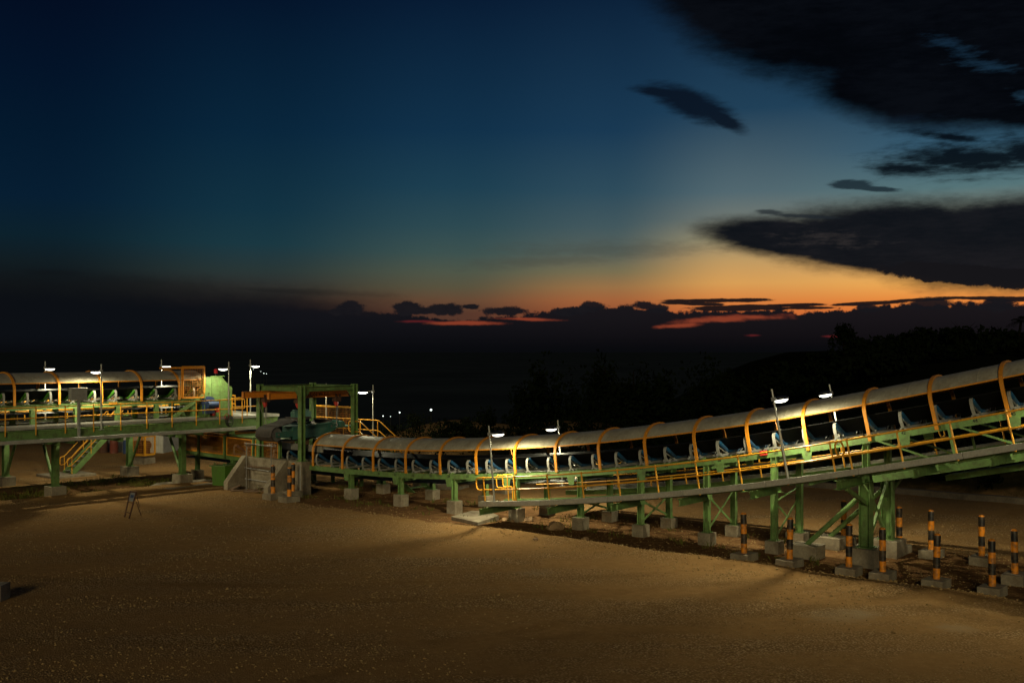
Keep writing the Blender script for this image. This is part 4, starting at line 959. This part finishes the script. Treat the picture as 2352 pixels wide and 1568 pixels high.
# ================================================================== lamp posts
N_, Dn = N3, D3
def near_lamp(u, vt, label, w=-1.98, **kw):
    i = i_at(u, w)
    for _ in range(4):
        U = fr(i)[2]; base = P(i, w, -.93); top = base+U*3.02; uu = CU+FL*top.x/top.y; i += (u-uu)/75.0*.6
    U = fr(i)[2]; base = P(i, w, -.95); Y = base.y; ht = (ZC-(vt-HV)*Y/FL-base.z)/U.z
    return make_lamp_post(label, base, base+U*ht, N3 if w < 0 else -N3, **kw)
near_lamp(1122.6, 978, 'lamp post at the foot of the near walkway')
near_lamp(1771, 894.4, 'leaning lamp post on the near walkway, tallest before the hood on the right')
near_lamp(1281, 965, 'lamp post behind the hood in the middle, head to the left', w=4.28)
near_lamp(1904.8, 883.3, 'lamp post behind the rising hood at the right, only its top showing', w=4.28)
near_lamp(2500, 800, 'lamp post on the near walkway past the right end', power=1.0)
def up_lamp(u, vt, w, label, toward, base_z=DZ-.2, **kw):
    j = j_at(u, w); b = QZ(j, w, base_z); zt = ZC-(vt-HV)*b.y/FL
    return make_lamp_post(label, b, QZ(j, w, zt), toward, **kw)
up_lamp(104, 829.5, 4.2, 'lamp post behind the straight hood, farthest left', -A3, power=.85)
up_lamp(232.7, 836, -1.74, 'lamp post on the near rail of the platform left of the staircase head', A3, power=.85)
up_lamp(371, 825.7, 4.2, 'lamp post behind the straight hood near the mesh cage', -A3, power=.85)
up_lamp(525.5, 830.8, -1.74, 'lamp post in front of the green head chute', A3, power=.3)
up_lamp(575, 825.7, 3.3, 'lamp post right of the head chute with its head to the left', -A3, power=.6)
def ap_lamp(u, vt, w, label):
    i = i_at(u, w); b = PV(i, w, pz); zt = ZC-(vt-HV)*b.y/FL; return make_lamp_post(label, b, PV(i, w, zt), -D3*.8-N3*.6, power=.22)
ap_lamp(856.8, 884, 4.62, 'lamp post on the access platform right of the hoist frame')
ap_lamp(749.4, 880.5, 4.62, 'lamp post seen inside the hoist frame, its head behind the orange beam')

# ================================================================== rocks and plants
def rock(u, v, r, label):
    p = gnd(u, v, 0); z = gz(p.x, p.y); mb = MB(); rs = random.Random(int(u*7+v))
    rings = []
    for a in range(6):
        ph = PI*(a+.35)/6.4; rings.append([V((p.x+r*math.sin(ph)*math.cos(2*PI*q/8)*rs.uniform(.75,1.2), p.y+r*math.sin(ph)*math.sin(2*PI*q/8)*rs.uniform(.7,1.15), z+r*.15-math.cos(ph)*r*.75*rs.uniform(.8,1.2))) for q in range(8)])
    mb.sweep(rings); tag(mb.build('rock', M['rock'], bevel=.01), label, 'rock', 'rocks under the conveyor')
for u, v, r, lab in ((1275,1211,.36,'large pointed tan rock under the near walkway'), (1215,1193,.22,'round rock between the first walkway legs'), (1160,1191,.16,'small pale rock by the walkway slab'), (1178,1194,.12,'smallest pale rock by the walkway slab'), (1345,1238,.13,'flat rock right of the large pointed one'), (1230,1243,.11,'lone stone at the gravel edge below the walkway'), (870,1108,.3,'pale rock heap under the hood near the abutment'), (905,1112,.2,'dim rock under the hood beside the first leg')):
    rock(u, v, r, lab)
def foliage(c, rad, n, leaf, rs, squash=.8, clump=7):
    """many leaf faces gathered in clumps through the crown's volume"""
    cl = []
    for k in range(clump):
        d = rs.normal(size=3); d /= np.linalg.norm(d); cl.append((np.array(c)+d*np.array(rad)*rs.uniform(.25,.95), rs.uniform(.22,.5)))
    vs = []; fs = []
    for k in range(n):
        cc, rr = cl[rs.integers(clump)]; p = cc+np.clip(rs.normal(size=3),-1.5,1.5)*np.array(rad)*rr*.62
        a = rs.normal(size=3); a /= np.linalg.norm(a); b = np.cross(a, rs.normal(size=3)); b /= np.linalg.norm(b)+1e-9; s_ = leaf*rs.uniform(.5,1.3)
        i0 = len(vs); vs += [p-a*s_, p+b*s_*.5, p+a*s_, p-b*s_*.5]; fs.append((i0,i0+1,i0+2,i0+3))
    return vs, fs
def tree(name, label, base, h, rad, n, leaf, seed, group='trees on the dark skyline', clump=12, crown_lo=.45, mat='leaf', cat='tree'):
    rs = np.random.default_rng(seed); base = v3(base); o = thing(name, label, cat, base, group)
    mb = MB(); top = base+Z3*h*.9; mb.tube([base-Z3*.4, base+Z3*h*.3+V((rs.uniform(-.2,.2),0,0)), top], [h*.022,h*.016,h*.005], 7)
    for k in range(7):
        z = base+Z3*h*rs.uniform(crown_lo, .85); d = V((rs.uniform(-1,1), rs.uniform(-1,1), .7)).normalized(); mb.tube([z, z+d*rad[0]*.8], [h*.009, h*.003], 5)
    mb.build('trunk', M['bark'], o)
    mb = MB(); cz = base.z+h*(1+crown_lo)/2; vs, fs = foliage((base.x,base.y,cz), (rad[0],rad[0],h*(1-crown_lo)/2*1.05), n, leaf, rs, clump=clump)
    mb.v = [tuple(p) for p in vs]; mb.f = fs; mb.m = [0]*len(fs); mb.build('crown', M[mat], o); return o
def palm(label, base, h, seed, n=13, fl=2.2):
    rs = random.Random(seed); base = v3(base); o = thing('palm_tree', label, 'palm tree', base, 'trees on the dark skyline')
    mb = MB(); top = base+Z3*h+V((.2,0,0)); mb.tube([base-Z3*.4, base+Z3*h*.5, top], [.17,.14,.12], 7); mb.build('trunk', M['bark'], o)
    mb = MB()
    for k in range(n):
        a = 2*PI*k/n+rs.uniform(-.2,.2); el = rs.uniform(-.2,1.1); d = V((math.cos(a)*math.cos(el), math.sin(a)*math.cos(el), math.sin(el)))
        pts = [top+d*fl*t+Z3*(-1.0*t*t*fl*.55) for t in (0,.2,.4,.6,.8,1)]
        for a_, b__ in zip(pts, pts[1:]):
            dd = (b__-a_).normalized(); sd = dd.cross(Z3); sd = sd.normalized() if sd.length > .01 else V((1,0,0))
            for s_ in (-1, 1):
                for t in (0,.5):
                    q = a_+(b__-a_)*t; mb.quad(q, q+dd*.09, q+sd*s_*.42+dd*.16-Z3*.18)
    mb.build('crown', M['leaf'], o); return o
def ground_at(u, Y):
    X = (u-CU)/FL*Y; return V((X, Y, gz(X, Y)))
p = ground_at(1940, 128); ht = ZC+(HV-741)*128/FL-p.z
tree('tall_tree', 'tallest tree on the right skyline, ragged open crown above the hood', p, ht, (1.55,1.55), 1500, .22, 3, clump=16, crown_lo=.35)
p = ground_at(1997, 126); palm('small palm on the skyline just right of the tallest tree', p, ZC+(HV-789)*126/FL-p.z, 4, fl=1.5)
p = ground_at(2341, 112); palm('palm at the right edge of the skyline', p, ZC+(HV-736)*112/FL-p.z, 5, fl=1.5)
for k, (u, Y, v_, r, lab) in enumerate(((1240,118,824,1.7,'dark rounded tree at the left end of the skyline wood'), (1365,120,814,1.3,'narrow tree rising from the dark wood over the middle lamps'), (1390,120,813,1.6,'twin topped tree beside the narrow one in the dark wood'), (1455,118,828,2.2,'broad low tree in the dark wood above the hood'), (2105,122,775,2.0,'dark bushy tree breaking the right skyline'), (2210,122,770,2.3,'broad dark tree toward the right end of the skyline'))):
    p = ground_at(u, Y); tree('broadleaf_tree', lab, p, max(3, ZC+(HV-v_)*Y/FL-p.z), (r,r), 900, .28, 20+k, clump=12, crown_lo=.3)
# nearer bushes on the bank behind the hood
for k, (u, v_, Y, r, h, lab) in enumerate(((900,1000,66,1.2,1.9,'grey green bush left on the bank behind the hood'), (960,1000,67,1.6,2.6,'tallest grey green bush on the bank behind the hood'), (1015,1002,66,1.2,1.7,'grey green bush right of the tallest one on the bank'), (1070,1004,68,1.0,1.2,'low bush right on the bank near the walkway lamp'))):
    p = ground_at(u, Y); h2 = max(h, ZC-(965+k*7-HV)*Y/FL-p.z+.2)
    tree('bush', lab, p, h2, (r,r), 900, .10, 40+k, group='bushes on the bank', crown_lo=.08, clump=14, mat='bushleaf', cat='bush')
# continuous wood behind (one mass)
def wood(name, label, n, seed, f_pos, leaf, per):
    rs = np.random.default_rng(seed); vs = []; fs = []
    for k in range(n):
        x, y, h, r = f_pos(rs); z = gz(x, y); a, b = foliage((x,y,z+h*.5), (r,r,h*.5), per, leaf, rs, clump=7)
        i0 = len(vs); vs += a; fs += [tuple(q+i0 for q in f) for f in b]
    o = np_mesh(name, np.array(vs), np.array(fs), M['leaf'], False); tag(o, label, 'trees', kind='stuff'); return o
def fpos(rs):
    u = rs.uniform(1150, 2700); Y = rs.uniform(96, 165); x = (u-CU)/FL*Y
    want = np.interp(u, [1150,1300,1500,1800,1900,2050,2200,2352,2700], [850,838,836,826,808,792,782,774,762])
    z = gz(x, Y); h = ZC+(HV-want-rs.uniform(0,9))*Y/FL-z-rs.uniform(0,1.2); return x, Y, max(2.2, h), rs.uniform(1.3,3)
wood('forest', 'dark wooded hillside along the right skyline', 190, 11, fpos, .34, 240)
def fpos2(rs):
    t = rs.uniform(-6, 40); q = 12.6+6*min(1,max(0,(t-2)/22))+rs.uniform(.6, 8); return -9.684+DX*t+NX*q, 52.03+DY*t+NY*q, rs.uniform(.5,1.9), rs.uniform(.5,1.3)
wood('scrub', 'low dark scrub on the bank beyond the road kerb', 250, 12, fpos2, .13, 170)
# weeds in the soil strips
def weeds():
    rs = np.random.default_rng(5); vs = []; fs = []
    for k in range(900):
        if k < 620:
            j = rs.uniform(-3, 5.5); w = rs.uniform(.5, 5.2)+.6*math.sin(j*2); p = QZ(j, w, 0)
            if math.sin(p.x*1.3)+math.cos(p.y*1.1) < rs.uniform(-.9,1.2): continue
        else:
            i = rs.uniform(-4, 13); w = rs.choice([rs.normal(-.5,.5), rs.normal(2.6,.5), rs.uniform(-1.5,3.5)]); p = PV(i, w, 0)
            if rs.random() < .55: continue
        z = gz(p.x, p.y)
        for b in range(9):
            a = rs.uniform(0, 2*PI); h = rs.uniform(.05,.26); l = rs.uniform(.03,.16); w_ = .014; x = p.x+rs.normal()*.10; y = p.y+rs.normal()*.10
            i0 = len(vs); ca, sa = math.cos(a), math.sin(a); vs += [(x-sa*w_,y+ca*w_,z-.02), (x+sa*w_,y-ca*w_,z-.02), (x+ca*l*.5+sa*w_*.7,y+sa*l*.5-ca*w_*.7,z+h*.7), (x+ca*l,y+sa*l,z+h)]; fs.append((i0,i0+1,i0+2,i0+3))
    o = np_mesh('weeds', np.array(vs), np.array(fs), M['grass'], False); tag(o, 'sparse weeds and grass tufts on the soil below the conveyors', 'weeds', kind='stuff')
weeds()
# distant lamps in the valley
for k, (u, v_, Y, r, lab) in enumerate(((880,955,150,.08,'left small white valley light beyond the steps'), (918,947,150,.10,'middle white valley light beyond the bushes'), (990,941,150,.15,'brightest white valley light above the bushes'), (897,956,150,.05,'faint valley light between the left two'), (606,857,420,.16,'tiny far valley light above the platform end'), (612,858,420,.13,'tiny far valley light right of its twin above the platform end'), (599,853,420,.10,'faintest far valley light above the platform end'), (582,848,420,.10,'faint far valley light beside the lamp post right of the chute'))):
    p = at(u, v_, Y); zg = gz(p.x, p.y); o = thing('valley_lamp', lab, 'distant lamp', (p.x,p.y,zg), 'lights in the valley')
    mb = MB(); mb.tube([V((p.x,p.y,zg-.2)), V((p.x,p.y,p.z-r))], .06, 6); mb.build('pole', M['black'], o)
    mb = MB(); mb.sweep([[V((p.x+math.cos(2*PI*q/10)*r*s_, p.y+math.sin(2*PI*q/10)*r*s_, p.z+r*c_)) for q in range(10)] for s_, c_ in ((.3,-.95),(.8,-.6),(1,0),(.8,.6),(.3,.95))]); mb.build('globe', M['village'], o, smooth=True)

# ------------------------------------------------------------------ sky
def sky():
    w = bpy.data.worlds.new('World'); S.world = w; w.use_nodes = True; nt = w.node_tree; L = nt.links
    bg = nt.nodes['Background']
    def lin(c): return tuple(((x/255)/12.92 if x/255 <= .04045 else ((x/255+.055)/1.055)**2.4) for x in c)
    def mth(op, a, b=None, clamp=False):
        n = nd(nt, 'ShaderNodeMath', operation=op, use_clamp=clamp)
        for k, x in enumerate((a, b)):
            if x is None: continue
            if isinstance(x, (int, float)): n.inputs[k].default_value = x
            else: L.new(x, n.inputs[k])
        return n.outputs[0]
    def mr(x, a, b, c=0., d=1., t='SMOOTHSTEP'):
        n = nd(nt, 'ShaderNodeMapRange', interpolation_type=t); L.new(x, n.inputs[0])
        for k, q in enumerate((a, b, c, d)): n.inputs[k+1].default_value = q
        return n.outputs[0]
    def mix(f, a, b):
        n = nd(nt, 'ShaderNodeMixRGB')
        for k, x in enumerate((f, a, b)):
            if isinstance(x, tuple): n.inputs[k].default_value = (*x, 1)
            elif isinstance(x, (int, float)): n.inputs[k].default_value = x
            else: L.new(x, n.inputs[k])
        return n.outputs[0]
    tc = nd(nt, 'ShaderNodeTexCoord'); sp = nd(nt, 'ShaderNodeSeparateXYZ'); L.new(tc.outputs['Generated'], sp.inputs[0])
    az = mth('ARCTAN2', sp.outputs[0], sp.outputs[1]); el = mth('ARCSINE', sp.outputs[2])
    cb = nd(nt, 'ShaderNodeCombineXYZ'); L.new(az, cb.inputs[0]); L.new(el, cb.inputs[1]); pv = cb.outputs[0]
    def azel(u, v): s_ = (u-CU)/FL; a = math.atan(s_); return a, math.atan((HV-v)/FL*math.cos(a))
    EM = math.radians(20)
    def col(u, stops):
        return ramp(nt, [(max(0,min(1,azel(u, v)[1]/EM)), lin(c)) for v, c in stops])
    base_f = mth('DIVIDE', el, EM, True)
    cols = [(100, [(720,(14,15,18)),(660,(17,21,23)),(600,(17,28,33)),(540,(12,33,44)),(450,(7,30,50)),(300,(4,25,45)),(150,(3,19,40)),(0,(3,14,34))]),
        (600, [(720,(22,20,22)),(690,(36,33,32)),(660,(46,46,43)),(620,(40,54,54)),(560,(26,56,66)),(480,(18,50,66)),(300,(9,38,60)),(0,(4,21,43))]),
        (1050, [(720,(84,54,42)),(690,(100,72,52)),(660,(88,82,62)),(625,(78,86,72)),(580,(60,82,80)),(520,(45,74,82)),(430,(29,63,81)),(300,(17,49,74)),(0,(8,28,52))]),
        (1400, [(720,(150,82,50)),(690,(162,98,58)),(660,(152,112,70)),(625,(120,110,80)),(580,(86,97,90)),(520,(66,88,94)),(440,(46,76,92)),(300,(25,57,83)),(0,(12,34,58))]),
        (1700, [(720,(205,106,52)),(690,(216,130,64)),(650,(216,158,86)),(600,(192,154,98)),(550,(152,142,110)),(500,(110,118,112)),(440,(82,104,112)),(250,(32,64,88)),(0,(18,42,67))]),
        (2200, [(720,(222,116,52)),(690,(232,136,60)),(650,(238,170,84)),(600,(224,174,104)),(540,(158,150,122)),(430,(86,116,120)),(330,(52,88,110)),(200,(34,66,90)),(0,(18,42,66))])]
    c = None
    for k, (u, st_) in enumerate(cols):
        r = col(u, st_); L.new(base_f, r.inputs[0])
        if c is None: c = r.outputs[0]; r0 = r
        else: c = mix(mr(az, azel(cols[k-1][0], 700)[0], azel(u, 700)[0]), c, r.outputs[0])
    c = mix(mr(az, .7, 1.7), c, r0.outputs[0])
    zen = mr(el, EM*.95, 1.2); c = mix(zen, c, lin((2,10,30)))
    # ---- cloud noises in sky-direction space
    def noise(sx, sy, sc, det, ro=.6, rot=0., off=0.):
        mp = nd(nt, 'ShaderNodeMapping'); mp.inputs['Scale'].default_value = (sx, sy, 1); mp.inputs['Rotation'].default_value = (0,0,rot); mp.inputs['Location'].default_value = (off,off*.7,off); L.new(pv, mp.inputs['Vector'])
        n = nd(nt, 'ShaderNodeTexNoise', i_Scale=sc, i_Detail=float(det), i_Roughness=ro); L.new(mp.outputs[0], n.inputs['Vector']); return n
    wisp = noise(1, 2.6, 15, 8, .60, .32, 1.3).outputs['Fac']; wisp2 = noise(1, 5.0, 45, 6, .6, .15, 4.1).outputs['Fac']
    puff = noise(1, 1.2, 55, 9, .66, 0, 2.2).outputs['Fac']; puff2 = noise(1, 2.6, 42, 8, .6, 0, 7.2).outputs['Fac']; soft = noise(1, 2, 9, 5, .55, .2, 9).outputs['Fac']
    def add(a, b, k): return mth('ADD', a, mth('MULTIPLY', mth('SUBTRACT', b, .5), k))
    fib = noise(1, 3.6, 70, 9, .7, .22, 3.3).outputs['Fac']; wisp = add(wisp, fib, .45); wisp2 = add(wisp2, fib, .55)
    def ell(u, v, ru, rv, rot=0.):
        a, e = azel(u, v); mp = nd(nt, 'ShaderNodeMapping', vector_type='TEXTURE'); L.new(pv, mp.inputs['Vector'])
        mp.inputs['Location'].default_value = (a, e, 0); mp.inputs['Rotation'].default_value = (0,0,-math.radians(rot)); mp.inputs['Scale'].default_value = (ru/FL*math.cos(a)**2, rv/FL*math.cos(a), 1)
        ln = nd(nt, 'ShaderNodeVectorMath', operation='LENGTH'); L.new(mp.outputs[0], ln.inputs[0]); return mth('SUBTRACT', 1., ln.outputs['Value'])
    def union(lst):
        m = ell(*lst[0])
        for e in lst[1:]: m = mth('MAXIMUM', m, ell(*e))
        return m
    def disp(m, n, amp, lo, hi): return mr(mth('ADD', m, mth('MULTIPLY', mth('SUBTRACT', n, .5), amp)), lo, hi)
    # faint haze veils
    veil = disp(union([(1400,575,330,26,0),(1250,600,260,18,-3)]), wisp2, 1.6, -.2, 1.0); c = mix(mth('MULTIPLY', veil, .34), c, lin((66,66,58)))
    veil2 = disp(union([(300,660,700,40,2),(640,668,330,14,2),(120,628,130,14,0)]), wisp, 1.2, -.1, 1.0); c = mix(mth('MULTIPLY', veil2, .5), c, lin((15,17,20)))
    # big overcast mass top right
    A = union([(2330,40,800,275,8),(1990,50,590,205,17),(1720,10,330,170,24),(2330,225,420,95,4),(2110,205,360,115,14)])
    hole = disp(union([(2200,112,120,30,28),(2260,150,110,22,16),(2370,225,70,26,20)]), wisp2, 2.2, .15, 1.3)
    Am = mth('MULTIPLY', disp(A, wisp, .46, -.02, .50), mth('SUBTRACT', 1., mth('MULTIPLY', hole, .5)))
    cA = mix(mr(add(soft, wisp2, .5), .3, .75), lin((3,5,9)), lin((9,12,18))); c = mix(mth('MULTIPLY', Am, .997), c, cA)
    thin = disp(union([(2130,300,230,22,4),(2060,275,160,14,0)]), wisp2, 1.9, .1, 1.3); c = mix(mth('MULTIPLY', thin, .5), c, lin((16,30,46)))
    # spindle, streaks
    Bm = disp(union([(1590,240,140,42,22),(1652,270,95,22,30),(1525,214,100,18,10)]), wisp2, .6, .0, .6); c = mix(mth('MULTIPLY', Bm, .93), c, lin((9,17,30)))
    Cm = disp(union([(2230,365,300,58,2),(2380,350,240,60,3),(2085,388,140,26,5),(2180,315,150,14,12)]), wisp2, 1.1, -.02, .8); c = mix(mth('MULTIPLY', Cm, .96), c, lin((5,10,18)))
    Dm = disp(union([(1960,424,74,14,4),(2010,434,80,8,6)]), wisp2, 1.1, .02, .55); c = mix(mth('MULTIPLY', Dm, .85), c, lin((18,30,40)))
    # long dark bank above the glow
    Eb = union([(2360,555,560,140,1),(2060,545,420,108,3),(1830,548,285,60,7),(2260,585,380,92,6),(1980,580,270,58,9),(2200,612,260,52,7)])
    Em = disp(Eb, wisp, .42, -.03, .45); cE = mix(mr(add(soft, wisp2, .5), .3, .75), lin((13,17,23)), lin((24,25,30))); cE = mix(mth('MULTIPLY', disp(union([(1900,548,230,42,5)]), wisp2, 2.2, .5, 1.4), .55), cE, lin((64,58,56)))
    c = mix(mth('MULTIPLY', Em, .997), c, cE)
    Eb2 = disp(union([(2230,632,250,26,6),(2400,642,260,28,3)]), puff, 1.1, .02, .2); c = mix(mth('MULTIPLY', Eb2, .995), c, lin((22,21,24)))
    Es = disp(union([(1770,487,44,8,5),(1850,497,110,6,5)]), wisp2, .9, .05, .6); c = mix(mth('MULTIPLY', Es, .8), c, lin((32,38,44)))
    # low cloud layer along the horizon with heaped tops
    azr = mr(az, azel(0,700)[0], azel(2352,700)[0], t='LINEAR')
    el0 = ramp(nt, [(u/2352, (max(0.,azel(u, v)[1]/EM),)*3) for u, v in ((0,680),(300,698),(600,704),(880,718),(1050,735),(1240,716),(1330,706),(1500,702),(1600,716),(1760,710),(1900,716),(2060,702),(2200,698),(2352,694))]); L.new(azr, el0.inputs[0])
    dl = mth('SUBTRACT', mth('MULTIPLY', el0.outputs[0], EM), el)
    rough_f = mr(azr, .30, .42, .25, 1)
    Fm = mr(mth('ADD', dl, mth('MULTIPLY', mth('SUBTRACT', puff, .5), mth('MULTIPLY', rough_f, .025))), -.0012, .0016)
    Fl = mr(mth('ADD', dl, mth('MULTIPLY', mth('SUBTRACT', puff2, .5), .012)), -.016, .006); Fm = mix(mr(azr, .26, .40), Fl, Fm)
    heaps = disp(union([(800,708,36,20),(778,716,26,10),(935,706,42,18),(1025,711,46,17),(960,714,70,10),(1080,704,22,7),(1165,715,54,12),(1310,716,44,11),(1362,704,30,14),(1480,702,40,14),(1510,708,34,12),(2140,698,60,16),(1995,708,34,12),(2290,700,60,16)]), puff, 2.0, -.04, .30)
    flats = disp(union([(1640,690,140,5.5,0),(1590,697,90,5,2),(1750,703,230,4.5,-1),(1700,709,160,6,0),(1990,697,130,5,-2),(2120,688,130,4.5,-2),(2250,684,140,5,2),(2330,686,80,7,0),(1860,707,90,4,0)]), puff2, 1.5, -.02, .26)
    low = mix(mr(el, .004, .035), lin((12,13,17)), lin((19,19,24))); low = mix(mr(azr, .30, .62), low, mix(mr(el, .0, .04), lin((12,12,16)), lin((23,21,25)))); low = mix(mr(azr, .34, .1), low, lin((12,15,20)))
    c = mix(mth('MULTIPLY', Fm, .998), c, low)
    gl = disp(union([(1660,733,150,11,-3),(1560,748,80,7,-4),(1060,742,110,6,0),(1210,733,90,5,2),(1730,728,90,8,2)]), puff2, 1.7, -.05, .75); c = mix(mth('MULTIPLY', gl, .75), c, lin((150,66,42)))
    gl2 = disp(union([(1910,772,36,4,0),(1730,770,26,4,0),(960,738,70,4,0)]), puff2, 1.4, .0, .9); c = mix(mth('MULTIPLY', gl2, .5), c, lin((120,38,40)))
    c = mix(mth('MULTIPLY', flats, .985), c, lin((24,20,22))); c = mix(mth('MULTIPLY', heaps, .985), c, mix(puff, lin((14,16,22)), lin((30,27,30))))
    hz = mr(el, .014, -.002, 0, .9); c = mix(hz, c, lin((8,9,12)))
    c = mix(mr(el, .0, -.01), c, lin((4,5,7)))
    L.new(c, bg.inputs['Color']); bg.inputs['Strength'].default_value = 1.0
    w.cycles.sampling_method = 'MANUAL'; w.cycles.sample_map_resolution = 512
sky()

# warm low fill from behind the camera, standing in for unseen floodlights
sl = bpy.data.lights.new('flood_fill', 'SUN'); sl.energy = .82; sl.angle = math.radians(11); sl.color = (1,.87,.50)
so = bpy.data.objects.new('flood_fill', sl); COL.objects.link(so); so.rotation_euler = V((.14,.96,-.26)).to_track_quat('-Z','Y').to_euler()

# ------------------------------------------------------------------ camera
cd = bpy.data.cameras.new('camera'); cam = bpy.data.objects.new('camera', cd); COL.objects.link(cam); S.camera = cam
cam.location = (0, 0, ZC); cam.rotation_euler = (PI/2, 0, 0)
cd.sensor_width = 36; cd.lens = 36*FL/2352; cd.shift_y = 20/2352; cd.clip_end = 60000; cd.clip_start = .1
S.view_settings.view_transform = 'Standard'; S.view_settings.look = 'None'; S.view_settings.exposure = 0; S.view_settings.gamma = 1
S.cycles.use_denoising = True; S.cycles.max_bounces = 5; S.cycles.caustics_reflective = False; S.cycles.caustics_refractive = False
S.cycles.sample_clamp_indirect = 3.0
for o in bpy.data.objects:
    if '_o' in o: del o['_o']
